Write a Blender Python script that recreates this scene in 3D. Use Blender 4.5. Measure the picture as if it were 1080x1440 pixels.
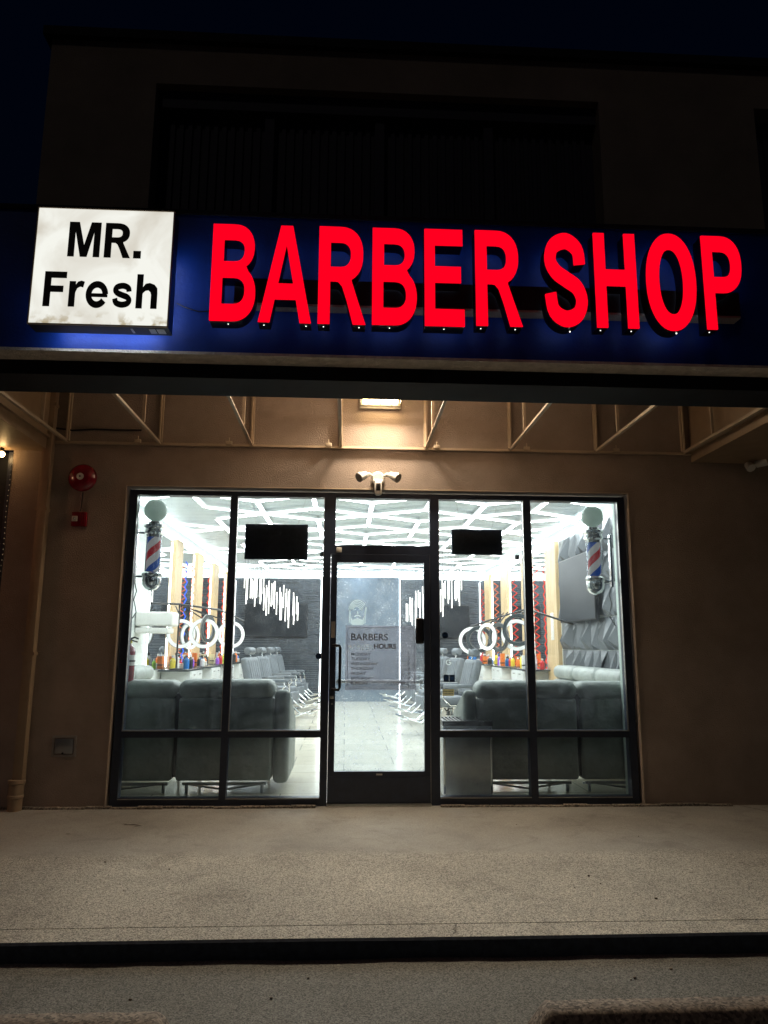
import bpy, bmesh, math, random
from mathutils import Vector, Matrix
for o in list(bpy.data.objects): bpy.data.objects.remove(o)
S = bpy.context.scene
COL = S.collection
rad = math.radians

# ---------------------------------------------------------------- camera
cam_d = bpy.data.cameras.new("camera"); cam = bpy.data.objects.new("camera", cam_d); COL.objects.link(cam)
PITCH, YAW, ROLL, FPX = 10.332, 2.875, 0.309, 1039.5
CAMP = Vector((0, -6.881, 1.392))
_p, _y, _r = rad(PITCH), rad(YAW), rad(ROLL)
Fv = Vector((math.sin(_y)*math.cos(_p), math.cos(_y)*math.cos(_p), math.sin(_p)))
Rv = Vector((math.cos(_y), -math.sin(_y), 0)); Uv = Rv.cross(Fv)
R2 = Rv*math.cos(_r) + Uv*math.sin(_r); U2 = Uv*math.cos(_r) - Rv*math.sin(_r)
cam.matrix_world = Matrix(((R2.x, U2.x, -Fv.x, CAMP.x), (R2.y, U2.y, -Fv.y, CAMP.y), (R2.z, U2.z, -Fv.z, CAMP.z), (0, 0, 0, 1)))
cam_d.sensor_fit = 'VERTICAL'; cam_d.sensor_height = 36.0; cam_d.lens = 36.0*FPX/1440.0
cam_d.clip_start = 0.05; cam_d.clip_end = 2000
S.camera = cam
S.render.resolution_x, S.render.resolution_y = 768, 1024

# ---------------------------------------------------------------- world, added fill light, exposure (night)
W = bpy.data.worlds.new("World"); S.world = W; W.use_nodes = True
wn = W.node_tree; wn.nodes.clear()
wo = wn.nodes.new('ShaderNodeOutputWorld'); wb = wn.nodes.new('ShaderNodeBackground')
wtc = wn.nodes.new('ShaderNodeTexCoord'); wsx = wn.nodes.new('ShaderNodeSeparateXYZ'); wcr = wn.nodes.new('ShaderNodeValToRGB')
wn.links.new(wtc.outputs['Generated'], wsx.inputs[0]); wn.links.new(wsx.outputs['Z'], wcr.inputs[0])
wcr.color_ramp.elements[0].position = 0.0; wcr.color_ramp.elements[0].color = (0.0022, 0.0034, 0.0070, 1)
wcr.color_ramp.elements[1].position = 0.6; wcr.color_ramp.elements[1].color = (0.0004, 0.0016, 0.0062, 1)
wn.links.new(wcr.outputs[0], wb.inputs['Color']); wb.inputs['Strength'].default_value = 0.25
wn.links.new(wb.outputs[0], wo.inputs[0])
sd = bpy.data.lights.new("faint_fill", 'SUN'); sd.energy = 0.02; sd.angle = rad(4); sd.color = (1.0, 0.86, 0.72)  # added faint warm fill from the front, no visible source
sun = bpy.data.objects.new("faint_fill", sd); COL.objects.link(sun); sun.rotation_euler = (rad(48), 0, rad(-25))
S.view_settings.view_transform = 'Standard'; S.view_settings.look = 'None'
S.view_settings.exposure = 1.1; S.view_settings.gamma = 1; S.view_settings.use_curve_mapping = False
S.render.engine = 'CYCLES'
S.cycles.max_bounces = 8; S.cycles.diffuse_bounces = 4; S.cycles.glossy_bounces = 5; S.cycles.transparent_max_bounces = 12
S.cycles.sample_clamp_indirect = 4.0; S.cycles.caustics_reflective = False; S.cycles.caustics_refractive = False

rng = random.Random(7)

# ---------------------------------------------------------------- materials
def mat(name, col, rough=0.6, metal=0.0, noise=None, bump=None, spec=0.5, emit=None, estr=0.0, coat=0.0, trans=0.0):
    """noise=(scale, amount[, darker colour]); bump=(scale, strength, distance)"""
    m = bpy.data.materials.new(name); m.use_nodes = True
    nt = m.node_tree; b = nt.nodes['Principled BSDF']
    b.inputs['Base Color'].default_value = (*col, 1); b.inputs['Roughness'].default_value = rough
    b.inputs['Metallic'].default_value = metal; b.inputs['Specular IOR Level'].default_value = spec
    b.inputs['Coat Weight'].default_value = coat
    if trans: b.inputs['Transmission Weight'].default_value = trans
    tc = nt.nodes.new('ShaderNodeTexCoord')
    if noise:
        n = nt.nodes.new('ShaderNodeTexNoise'); n.inputs['Scale'].default_value = noise[0]; n.inputs['Detail'].default_value = 6
        n.inputs['Roughness'].default_value = 0.65
        nt.links.new(tc.outputs['Object'], n.inputs['Vector'])
        r = nt.nodes.new('ShaderNodeValToRGB'); a = noise[1]
        d = noise[2] if len(noise) > 2 else tuple(c*(1-a) for c in col)
        r.color_ramp.elements[0].position = 0.3; r.color_ramp.elements[0].color = (*d, 1)
        r.color_ramp.elements[1].position = 0.7; r.color_ramp.elements[1].color = (*[min(1, c*(1+a*.4)) for c in col], 1)
        nt.links.new(n.outputs['Fac'], r.inputs[0]); nt.links.new(r.outputs[0], b.inputs['Base Color'])
    if bump:
        n = nt.nodes.new('ShaderNodeTexNoise'); n.inputs['Scale'].default_value = bump[0]; n.inputs['Detail'].default_value = 5
        nt.links.new(tc.outputs['Object'], n.inputs['Vector'])
        bp = nt.nodes.new('ShaderNodeBump'); bp.inputs['Strength'].default_value = bump[1]; bp.inputs['Distance'].default_value = bump[2]
        nt.links.new(n.outputs['Fac'], bp.inputs['Height']); nt.links.new(bp.outputs[0], b.inputs['Normal'])
    if emit:
        b.inputs['Emission Color'].default_value = (*emit, 1); b.inputs['Emission Strength'].default_value = estr
    return m

def glow(name, col, strength):
    m = bpy.data.materials.new(name); m.use_nodes = True; nt = m.node_tree; nt.nodes.clear()
    o = nt.nodes.new('ShaderNodeOutputMaterial'); e = nt.nodes.new('ShaderNodeEmission')
    e.inputs['Color'].default_value = (*col, 1); e.inputs['Strength'].default_value = strength
    nt.links.new(e.outputs[0], o.inputs[0]); return m

M = {}
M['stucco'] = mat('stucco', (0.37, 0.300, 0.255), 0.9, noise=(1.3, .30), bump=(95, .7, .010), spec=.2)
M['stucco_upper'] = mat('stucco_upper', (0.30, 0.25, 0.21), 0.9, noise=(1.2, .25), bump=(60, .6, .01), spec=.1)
M['stucco_trim'] = mat('stucco_trim', (0.62, 0.55, 0.48), 0.9, noise=(14, .3), bump=(70, .9, .012), spec=.2)
M['blue_paint'] = mat('blue_paint', (0.002, 0.034, 0.27), 0.55, noise=(3, .25), bump=(45, .35, .006), spec=.3)
M['dark_beam'] = mat('dark_beam', (0.016, 0.017, 0.023), 0.8, noise=(4, .3), spec=.2)
M['cream_metal'] = mat('cream_metal', (0.52, 0.42, 0.31), 0.55, noise=(9, .15))
M['tan_metal'] = mat('tan_metal', (0.36, 0.26, 0.17), 0.5, noise=(6, .15))
M['bronze'] = mat('bronze_frame', (0.026, 0.035, 0.062), 0.38, noise=(12, .3), spec=.5)
M['shutter_dark'] = mat('shutter_dark', (0.035, 0.035, 0.06), .7)
M['black'] = mat('black_paint', (0.008, 0.008, 0.010), 0.35, spec=.5)
M['black_matte'] = mat('black_matte', (0.22, 0.24, 0.30), 0.8, noise=(30, .3))
M['alu'] = mat('brushed_aluminium', (0.62, 0.6, 0.56), 0.32, metal=.9, noise=(20, .2))
M['chrome'] = mat('chrome', (0.75, 0.77, 0.78), 0.09, metal=1)
M['kerb_shade'] = mat('kerb_shade', (0.045, 0.055, 0.078), 0.85, noise=(30, .4), bump=(60, .5, .006), spec=.2)  # kerb face lies in shade; that darkness is put into the colour
M['white_plastic'] = mat('white_plastic', (0.78, 0.76, 0.72), 0.4)
M['grey_plastic'] = mat('grey_plastic', (0.30, 0.28, 0.26), 0.5, noise=(20, .2))
M['red_paint'] = mat('red_enamel', (0.22, 0.005, 0.016), 0.25, noise=(5, .15), coat=.4)
M['white_wall'] = mat('white_wall', (0.72, 0.76, 0.74), 0.7, noise=(1.5, .06))
M['pale_green'] = mat('pale_wall', (0.62, 0.74, 0.68), 0.6, noise=(1.5, .08))
M['wood'] = mat('pale_wood', (0.72, 0.55, 0.33), 0.45)
M['sofa'] = mat('sofa_leather', (0.235, 0.27, 0.25), 0.5, noise=(4, .32), bump=(9, .55, .03))
M['sofa_light'] = mat('sofa_leather_pale', (0.34, 0.37, 0.35), 0.5, noise=(4, .25), bump=(9, .5, .03))
M['gap_black'] = mat('gap_black', (.015, .018, .022), .9)
M['vinyl'] = mat('chair_vinyl', (0.16, 0.18, 0.20), 0.45, noise=(9, .25), bump=(60, .2, .003))
M['cabinet'] = mat('white_laminate', (0.74, 0.76, 0.75), 0.35)
M['counter'] = mat('black_counter', (0.05, 0.06, 0.065), 0.2)
M['steel'] = mat('stainless', (0.42, 0.44, 0.46), 0.32, metal=.85, noise=(3, .2))
M['panel_grey'] = mat('faceted_panel', (0.11, 0.122, 0.135), 0.45, noise=(6, .15))
M['slat'] = mat('slate_slats', (0.050, 0.062, 0.078), 0.42, noise=(8, .5), bump=(40, .4, .01))
M['navy'] = mat('navy_panel', (0.13, 0.17, 0.22), 0.3, noise=(1.2, .3))
M['screen'] = mat('screen_glass', (0.02, 0.024, 0.03), 0.38, noise=(1.1, .4), spec=.2)
M['mirror'] = mat('mirror', (0.86, 0.89, 0.9), 0.02, metal=1)
M['tube'] = glow('led_tube', (0.95, 0.99, 1.0), 12.0)
M['tube_side'] = glow('led_tube_side', (0.93, 0.98, 1.0), 0.9)
M['cove'] = glow('cove_led', (0.96, 1.0, 1.0), 5.0)
M['warm_tube'] = glow('warm_led', (1.0, 0.96, 0.88), 2.2)
M['ring_led'] = mat('ring_diffuser', (0.9, 0.92, 0.92), 0.5, emit=(1, 1, 1), estr=.12)
M['red_led'] = glow('red_led', (1.0, 0.06, 0.02), .75)
M['orange_led'] = glow('orange_led', (1.0, 0.22, 0.08), .8)
M['blue_led'] = glow('blue_led', (0.05, 0.16, 1.0), .9)
M['lamp'] = glow('lamp_lens', (1.0, 0.70, 0.33), 11.0)
M['lamp_front'] = glow('lamp_front_lens', (1.0, 0.82, 0.60), 190.0)
M['lamp_core'] = glow('lamp_core', (1.0, 0.9, 0.7), 60.0)
M['bulb'] = glow('warm_bulb', (1.0, 0.62, 0.25), 22.0)
M['bulb_added'] = glow('added_red_bulb', (1.0, 0.42, 0.24), 110.0)
M['fairy'] = glow('string_bulb', (1.0, 0.75, 0.4), 0.14)
M['red_face'] = glow('red_acrylic', (1.0, 0.0, 0.012), 0.56)
M['halo'] = glow('halo_led', (0.72, 0.82, 1.0), 0.32)
M['halo_box'] = glow('cabinet_leak', (0.75, 0.85, 1.0), 17.0)
M['pin'] = glow('pin_light', (1.0, 0.96, 0.85), 1.6)
M['decal_white'] = mat('white_vinyl', (0.75, 0.8, 0.8), 0.6)
M['decal_grey'] = mat('grey_vinyl', (0.16, 0.155, 0.18), 0.6)
M['decal_navy'] = mat('navy_vinyl', (0.012, 0.035, 0.10), 0.4)
M['decal_blue'] = mat('blue_vinyl', (0.03, 0.10, 0.28), 0.4)
M['decal_cream'] = mat('cream_vinyl', (0.62, 0.55, 0.36), 0.5)
M['letter_black'] = mat('letter_black', (0.006, 0.006, 0.007), 0.5)
M['globe'] = mat('opal_globe', (0.50, 0.58, 0.54), 0.22, coat=.4)
M['rust'] = mat('concrete_stain', (0.10, 0.08, 0.07), 0.9)
for n_, c_ in dict(p_red=(.6, .03, .04), p_blue=(.02, .2, .6), p_yellow=(.75, .6, .05), p_green=(.3, .6, .05), p_purple=(.3, .1, .6), p_white=(.75, .75, .75), p_black=(.02, .02, .02), p_orange=(.8, .2, .03)).items():
    M[n_] = mat(n_, c_, 0.35)

# glass: clear pane that also mirrors a little
def glass_mat(name, tint, dust=0.0):
    m = bpy.data.materials.new(name); m.use_nodes = True; nt = m.node_tree; nt.nodes.clear()
    o = nt.nodes.new('ShaderNodeOutputMaterial'); mx = nt.nodes.new('ShaderNodeMixShader')
    t = nt.nodes.new('ShaderNodeBsdfTransparent'); t.inputs[0].default_value = (*tint, 1)
    g = nt.nodes.new('ShaderNodeBsdfGlossy'); g.inputs['Roughness'].default_value = 0.0; g.inputs['Color'].default_value = (.9, .95, 1, 1)
    f = nt.nodes.new('ShaderNodeFresnel'); f.inputs['IOR'].default_value = 1.5
    nt.links.new(f.outputs[0], mx.inputs[0]); nt.links.new(t.outputs[0], mx.inputs[1]); nt.links.new(g.outputs[0], mx.inputs[2])
    out = mx.outputs[0]
    if dust > 0:   # smears and specks on the pane
        tc = nt.nodes.new('ShaderNodeTexCoord')
        n1 = nt.nodes.new('ShaderNodeTexNoise'); n1.inputs['Scale'].default_value = 85; n1.inputs['Detail'].default_value = 4
        n2 = nt.nodes.new('ShaderNodeTexNoise'); n2.inputs['Scale'].default_value = 5; n2.inputs['Detail'].default_value = 5; n2.inputs['Distortion'].default_value = 1.5
        nt.links.new(tc.outputs['Object'], n1.inputs['Vector']); nt.links.new(tc.outputs['Object'], n2.inputs['Vector'])
        r1 = nt.nodes.new('ShaderNodeMapRange'); r1.inputs[1].default_value = .62; r1.inputs[2].default_value = .72; r1.inputs[3].default_value = 0; r1.inputs[4].default_value = 1
        r2 = nt.nodes.new('ShaderNodeMapRange'); r2.inputs[1].default_value = .42; r2.inputs[2].default_value = .75; r2.inputs[3].default_value = .25; r2.inputs[4].default_value = 1
        nt.links.new(n1.outputs['Fac'], r1.inputs[0]); nt.links.new(n2.outputs['Fac'], r2.inputs[0])
        mm = nt.nodes.new('ShaderNodeMath'); mm.operation = 'MULTIPLY'; nt.links.new(r1.outputs[0], mm.inputs[0]); nt.links.new(r2.outputs[0], mm.inputs[1])
        ad = nt.nodes.new('ShaderNodeMath'); ad.operation = 'MULTIPLY_ADD'; nt.links.new(r2.outputs[0], ad.inputs[0]); ad.inputs[1].default_value = .16; nt.links.new(mm.outputs[0], ad.inputs[2])
        sc = nt.nodes.new('ShaderNodeMath'); sc.operation = 'MULTIPLY'; nt.links.new(ad.outputs[0], sc.inputs[0]); sc.inputs[1].default_value = dust
        d = nt.nodes.new('ShaderNodeBsdfTranslucent'); d.inputs[0].default_value = (.8, .85, .9, 1)
        m2 = nt.nodes.new('ShaderNodeMixShader'); nt.links.new(sc.outputs[0], m2.inputs[0]); nt.links.new(out, m2.inputs[1]); nt.links.new(d.outputs[0], m2.inputs[2])
        out = m2.outputs[0]
    nt.links.new(out, o.inputs[0]); return m
def trans_mat(name, col, k, rough=.3):
    m = bpy.data.materials.new(name); m.use_nodes = True; nt = m.node_tree; b = nt.nodes['Principled BSDF']
    b.inputs['Base Color'].default_value = (*col, 1); b.inputs['Roughness'].default_value = rough
    t = nt.nodes.new('ShaderNodeBsdfTranslucent'); t.inputs[0].default_value = (*col, 1); x = nt.nodes.new('ShaderNodeMixShader'); x.inputs[0].default_value = k
    o = nt.nodes['Material Output']; nt.links.new(b.outputs[0], x.inputs[1]); nt.links.new(t.outputs[0], x.inputs[2]); nt.links.new(x.outputs[0], o.inputs[0]); return m
M['decal_white'] = trans_mat('white_vinyl', (.95, 1, 1), .92)
M['decal_cream'] = trans_mat('cream_vinyl', (.8, .74, .52), .6)
M['globe'] = trans_mat('opal_globe', (.72, .80, .76), .55, .15)
M['glass'] = glass_mat('window_glass', (.93, .96, .96), .22)
M['door_glass'] = glass_mat('door_glass', (.90, .95, .97), 1.0)
M['film'] = bpy.data.materials.new('hours_film'); M['film'].use_nodes = True
_n = M['film'].node_tree; _n.nodes.clear()
_o = _n.nodes.new('ShaderNodeOutputMaterial'); _m = _n.nodes.new('ShaderNodeMixShader'); _t = _n.nodes.new('ShaderNodeBsdfTransparent'); _t.inputs[0].default_value = (.86, .84, .86, 1)
_d = _n.nodes.new('ShaderNodeBsdfTranslucent'); _d.inputs[0].default_value = (.55, .53, .56, 1)
_m.inputs[0].default_value = .24; _n.links.new(_t.outputs[0], _m.inputs[1]); _n.links.new(_d.outputs[0], _m.inputs[2]); _n.links.new(_m.outputs[0], _o.inputs[0])

# wood grain stretched along z
def wood_grain(m):
    nt = m.node_tree; b = nt.nodes['Principled BSDF']; tc = nt.nodes.new('ShaderNodeTexCoord'); mp = nt.nodes.new('ShaderNodeMapping')
    mp.inputs['Scale'].default_value = (14, 14, .8); n = nt.nodes.new('ShaderNodeTexNoise'); n.inputs['Scale'].default_value = 2; n.inputs['Detail'].default_value = 6
    r = nt.nodes.new('ShaderNodeValToRGB'); r.color_ramp.elements[0].position = .3; r.color_ramp.elements[0].color = (.52, .36, .18, 1)
    r.color_ramp.elements[1].position = .7; r.color_ramp.elements[1].color = (.74, .56, .33, 1)
    nt.links.new(tc.outputs['Object'], mp.inputs[0]); nt.links.new(mp.outputs[0], n.inputs['Vector']); nt.links.new(n.outputs['Fac'], r.inputs[0]); nt.links.new(r.outputs[0], b.inputs['Base Color'])
wood_grain(M['wood'])

# barber pole stripes (angle + height -> helix)
def stripes(m):
    nt = m.node_tree; b = nt.nodes['Principled BSDF']; tc = nt.nodes.new('ShaderNodeTexCoord'); sx = nt.nodes.new('ShaderNodeSeparateXYZ')
    nt.links.new(tc.outputs['Object'], sx.inputs[0])
    at = nt.nodes.new('ShaderNodeMath'); at.operation = 'ARCTAN2'; nt.links.new(sx.outputs['Y'], at.inputs[0]); nt.links.new(sx.outputs['X'], at.inputs[1])
    d = nt.nodes.new('ShaderNodeMath'); d.operation = 'DIVIDE'; nt.links.new(at.outputs[0], d.inputs[0]); d.inputs[1].default_value = -2*math.pi
    ma = nt.nodes.new('ShaderNodeMath'); ma.operation = 'MULTIPLY_ADD'; nt.links.new(sx.outputs['Z'], ma.inputs[0]); ma.inputs[1].default_value = 3.0; nt.links.new(d.outputs[0], ma.inputs[2])
    fr = nt.nodes.new('ShaderNodeMath'); fr.operation = 'FRACT'; nt.links.new(ma.outputs[0], fr.inputs[0])
    r = nt.nodes.new('ShaderNodeValToRGB'); r.color_ramp.interpolation = 'CONSTANT'; e = r.color_ramp.elements
    e[0].position = 0; e[0].color = (.78, .76, .76, 1); e[1].position = .25; e[1].color = (.60, .02, .03, 1)
    x = e.new(.5); x.color = (.78, .76, .76, 1); x = e.new(.75); x.color = (.02, .10, .50, 1)
    nt.links.new(fr.outputs[0], r.inputs[0]); nt.links.new(r.outputs[0], b.inputs['Base Color'])
    nt.links.new(r.outputs[0], b.inputs['Emission Color']); b.inputs['Emission Strength'].default_value = .12  # faint glow added to the unlit stripes
M['stripes'] = mat('barber_stripes', (.8, .8, .8), .2, coat=.8); stripes(M['stripes'])

# interior glossy cream floor tile
def tile_floor():
    m = mat('cream_tile', (.62, .59, .50), .16, spec=.6); nt = m.node_tree; b = nt.nodes['Principled BSDF']
    tc = nt.nodes.new('ShaderNodeTexCoord'); br = nt.nodes.new('ShaderNodeTexBrick')
    br.offset = 0.5; br.inputs['Scale'].default_value = 1.0; br.inputs['Mortar Size'].default_value = .006
    br.inputs['Brick Width'].default_value = 1.2; br.inputs['Row Height'].default_value = .6
    br.inputs['Color1'].default_value = (.78, .73, .60, 1); br.inputs['Color2'].default_value = (.72, .67, .54, 1); br.inputs['Mortar'].default_value = (.36, .34, .29, 1)
    n = nt.nodes.new('ShaderNodeTexNoise'); n.inputs['Scale'].default_value = 2.5; n.inputs['Detail'].default_value = 8; n.inputs['Distortion'].default_value = 2
    mx = nt.nodes.new('ShaderNodeMixRGB'); mx.blend_type = 'MULTIPLY'; mx.inputs[0].default_value = .22
    nt.links.new(tc.outputs['Object'], br.inputs['Vector']); nt.links.new(tc.outputs['Object'], n.inputs['Vector'])
    nt.links.new(br.outputs['Color'], mx.inputs[1]); nt.links.new(n.outputs['Fac'], mx.inputs[2]); nt.links.new(mx.outputs[0], b.inputs['Base Color'])
    return m
M['tile'] = tile_floor()

# corrugated glossy ceiling
def ceiling_mat():
    m = mat('ribbed_ceiling', (.64, .73, .77), .42, spec=.5); nt = m.node_tree; b = nt.nodes['Principled BSDF']
    tc = nt.nodes.new('ShaderNodeTexCoord'); w = nt.nodes.new('ShaderNodeTexWave'); w.bands_direction = 'Y'; w.inputs['Scale'].default_value = 1.1; w.inputs['Distortion'].default_value = .4
    w.inputs['Detail'].default_value = 2
    bp = nt.nodes.new('ShaderNodeBump'); bp.inputs['Strength'].default_value = .35; bp.inputs['Distance'].default_value = .02
    nt.links.new(tc.outputs['Object'], w.inputs['Vector']); nt.links.new(w.outputs['Fac'], bp.inputs['Height']); nt.links.new(bp.outputs[0], b.inputs['Normal'])
    return m
M['ceiling'] = ceiling_mat()

# sidewalk: weak grain near the shop, stronger grain further out; both with stains
def concrete(name, base, dark, grain_from=None, grit_scale=170, rough=.8):
    m = mat(name, base, rough, spec=.35); nt = m.node_tree; b = nt.nodes['Principled BSDF']; tc = nt.nodes.new('ShaderNodeTexCoord')
    big = nt.nodes.new('ShaderNodeTexNoise'); big.inputs['Scale'].default_value = .9; big.inputs['Detail'].default_value = 8; big.inputs['Roughness'].default_value = .6
    fine = nt.nodes.new('ShaderNodeTexNoise'); fine.inputs['Scale'].default_value = grit_scale; fine.inputs['Detail'].default_value = 3
    med = nt.nodes.new('ShaderNodeTexVoronoi'); med.inputs['Scale'].default_value = grit_scale*1.5
    st = nt.nodes.new('ShaderNodeTexNoise'); st.inputs['Scale'].default_value = 3.3; st.inputs['Detail'].default_value = 10; st.inputs['Distortion'].default_value = 1.2
    nt.links.new(tc.outputs['Object'], st.inputs['Vector'])
    for x in (big, fine, med): nt.links.new(tc.outputs['Object'], x.inputs['Vector'])
    r = nt.nodes.new('ShaderNodeValToRGB'); r.color_ramp.elements[0].position = .32; r.color_ramp.elements[0].color = (*dark, 1); r.color_ramp.elements[1].position = .68; r.color_ramp.elements[1].color = (*base, 1)
    nt.links.new(big.outputs['Fac'], r.inputs[0])
    r2 = nt.nodes.new('ShaderNodeValToRGB'); r2.color_ramp.elements[0].position = .15; r2.color_ramp.elements[0].color = (.38, .38, .38, 1); r2.color_ramp.elements[1].position = .92; r2.color_ramp.elements[1].color = (2.1, 2.06, 1.95, 1)
    sep = nt.nodes.new('ShaderNodeSeparateXYZ'); nt.links.new(med.outputs['Color'], sep.inputs[0])
    av = nt.nodes.new('ShaderNodeMath'); av.operation = 'MULTIPLY_ADD'; nt.links.new(sep.outputs['X'], av.inputs[0]); av.inputs[1].default_value = .75
    f2 = nt.nodes.new('ShaderNodeMath'); f2.operation = 'MULTIPLY'; nt.links.new(fine.outputs['Fac'], f2.inputs[0]); f2.inputs[1].default_value = .30
    nt.links.new(f2.outputs[0], av.inputs[2]); nt.links.new(av.outputs[0], r2.inputs[0])
    mx = nt.nodes.new('ShaderNodeMixRGB'); mx.blend_type = 'MULTIPLY'; nt.links.new(r.outputs[0], mx.inputs[1]); nt.links.new(r2.outputs[0], mx.inputs[2])
    bp = nt.nodes.new('ShaderNodeBump'); bp.inputs['Distance'].default_value = .0025
    nt.links.new(fine.outputs['Fac'], bp.inputs['Height'])
    rs = nt.nodes.new('ShaderNodeValToRGB'); rs.color_ramp.elements[0].position = .30; rs.color_ramp.elements[0].color = (.62, .60, .58, 1); rs.color_ramp.elements[1].position = .48; rs.color_ramp.elements[1].color = (1, 1, 1, 1)
    nt.links.new(st.outputs['Fac'], rs.inputs[0]); mst = nt.nodes.new('ShaderNodeMixRGB'); mst.blend_type = 'MULTIPLY'; mst.inputs[0].default_value = .45
    nt.links.new(mx.outputs[0], mst.inputs[1]); nt.links.new(rs.outputs[0], mst.inputs[2])
    if grain_from is not None:
        sx = nt.nodes.new('ShaderNodeSeparateXYZ'); nt.links.new(tc.outputs['Object'], sx.inputs[0])
        wv = nt.nodes.new('ShaderNodeMath'); wv.operation = 'MULTIPLY_ADD'; nt.links.new(big.outputs['Fac'], wv.inputs[0]); wv.inputs[1].default_value = .5; nt.links.new(sx.outputs['Y'], wv.inputs[2])
        mr = nt.nodes.new('ShaderNodeMapRange'); mr.inputs[1].default_value = grain_from+.30; mr.inputs[2].default_value = grain_from+.12; mr.inputs[3].default_value = .25; mr.inputs[4].default_value = 1
        nt.links.new(wv.outputs[0], mr.inputs[0]); nt.links.new(mr.outputs[0], mx.inputs[0])
        ms = nt.nodes.new('ShaderNodeMath'); ms.operation = 'MULTIPLY'; ms.inputs[1].default_value = 1.0; nt.links.new(mr.outputs[0], ms.inputs[0]); nt.links.new(ms.outputs[0], bp.inputs['Strength'])
    else:
        mx.inputs[0].default_value = .85; bp.inputs['Strength'].default_value = 1.0
    nt.links.new(mst.outputs[0], b.inputs['Base Color']); nt.links.new(bp.outputs[0], b.inputs['Normal'])
    return m
M['sidewalk'] = concrete('sidewalk_concrete', (.385, .375, .345), (.26, .25, .23), grain_from=-1.45, grit_scale=125)
M['asphalt'] = concrete('asphalt', (.16, .165, .16), (.12, .12, .11), grit_scale=130)
M['stop_conc'] = concrete('wheel_stop_concrete', (.24, .21, .18), (.12, .10, .085), grit_scale=60)

# lit sign box acrylic with dirt
def sign_face():
    m = bpy.data.materials.new('lit_acrylic'); m.use_nodes = True; nt = m.node_tree; nt.nodes.clear()
    o = nt.nodes.new('ShaderNodeOutputMaterial'); e = nt.nodes.new('ShaderNodeEmission'); tc = nt.nodes.new('ShaderNodeTexCoord')
    n = nt.nodes.new('ShaderNodeTexNoise'); n.inputs['Scale'].default_value = 2.2; n.inputs['Detail'].default_value = 8; n.inputs['Distortion'].default_value = .8
    r = nt.nodes.new('ShaderNodeValToRGB'); r.color_ramp.elements[0].position = .25; r.color_ramp.elements[0].color = (.62, .57, .48, 1); r.color_ramp.elements[1].position = .55; r.color_ramp.elements[1].color = (.93, .93, .86, 1)
    nt.links.new(tc.outputs['Object'], n.inputs['Vector']); nt.links.new(n.outputs['Fac'], r.inputs[0])
    # grime that collected along the bottom edge
    sx = nt.nodes.new('ShaderNodeSeparateXYZ'); nt.links.new(tc.outputs['Object'], sx.inputs[0])
    mr = nt.nodes.new('ShaderNodeMapRange'); mr.inputs[1].default_value = .10; mr.inputs[2].default_value = 0; mr.inputs[3].default_value = 0; mr.inputs[4].default_value = 1
    nt.links.new(sx.outputs['Z'], mr.inputs[0])
    n2 = nt.nodes.new('ShaderNodeTexNoise'); n2.inputs['Scale'].default_value = 14; n2.inputs['Detail'].default_value = 6; nt.links.new(tc.outputs['Object'], n2.inputs['Vector'])
    m2 = nt.nodes.new('ShaderNodeMapRange'); m2.inputs[1].default_value = .5; m2.inputs[2].default_value = .62; nt.links.new(n2.outputs['Fac'], m2.inputs[0])
    mm = nt.nodes.new('ShaderNodeMath'); mm.operation = 'MULTIPLY'; nt.links.new(mr.outputs[0], mm.inputs[0]); nt.links.new(m2.outputs[0], mm.inputs[1])
    mx = nt.nodes.new('ShaderNodeMixRGB'); nt.links.new(mm.outputs[0], mx.inputs[0]); nt.links.new(r.outputs[0], mx.inputs[1]); mx.inputs[2].default_value = (.42, .34, .20, 1)
    nt.links.new(mx.outputs[0], e.inputs[0]); e.inputs[1].default_value = .46; nt.links.new(e.outputs[0], o.inputs[0]); return m
M['sign_face'] = sign_face()

# ---------------------------------------------------------------- mesh helpers
def wl(o):
    v = Vector((0, 0, 0))
    while o is not None: v = v + o.location; o = o.parent
    return v
def tag(o, label=None, cat=None, group=None, kind=None):
    if label: o['label'] = label
    if cat: o['category'] = cat
    if group: o['group'] = group
    if kind: o['kind'] = kind
    return o
def thing(name, label, cat, loc=(0, 0, 0), group=None):
    o = bpy.data.objects.new(name, None); COL.objects.link(o); o.location = loc; o.empty_display_size = .1
    return tag(o, label, cat, group)

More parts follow.
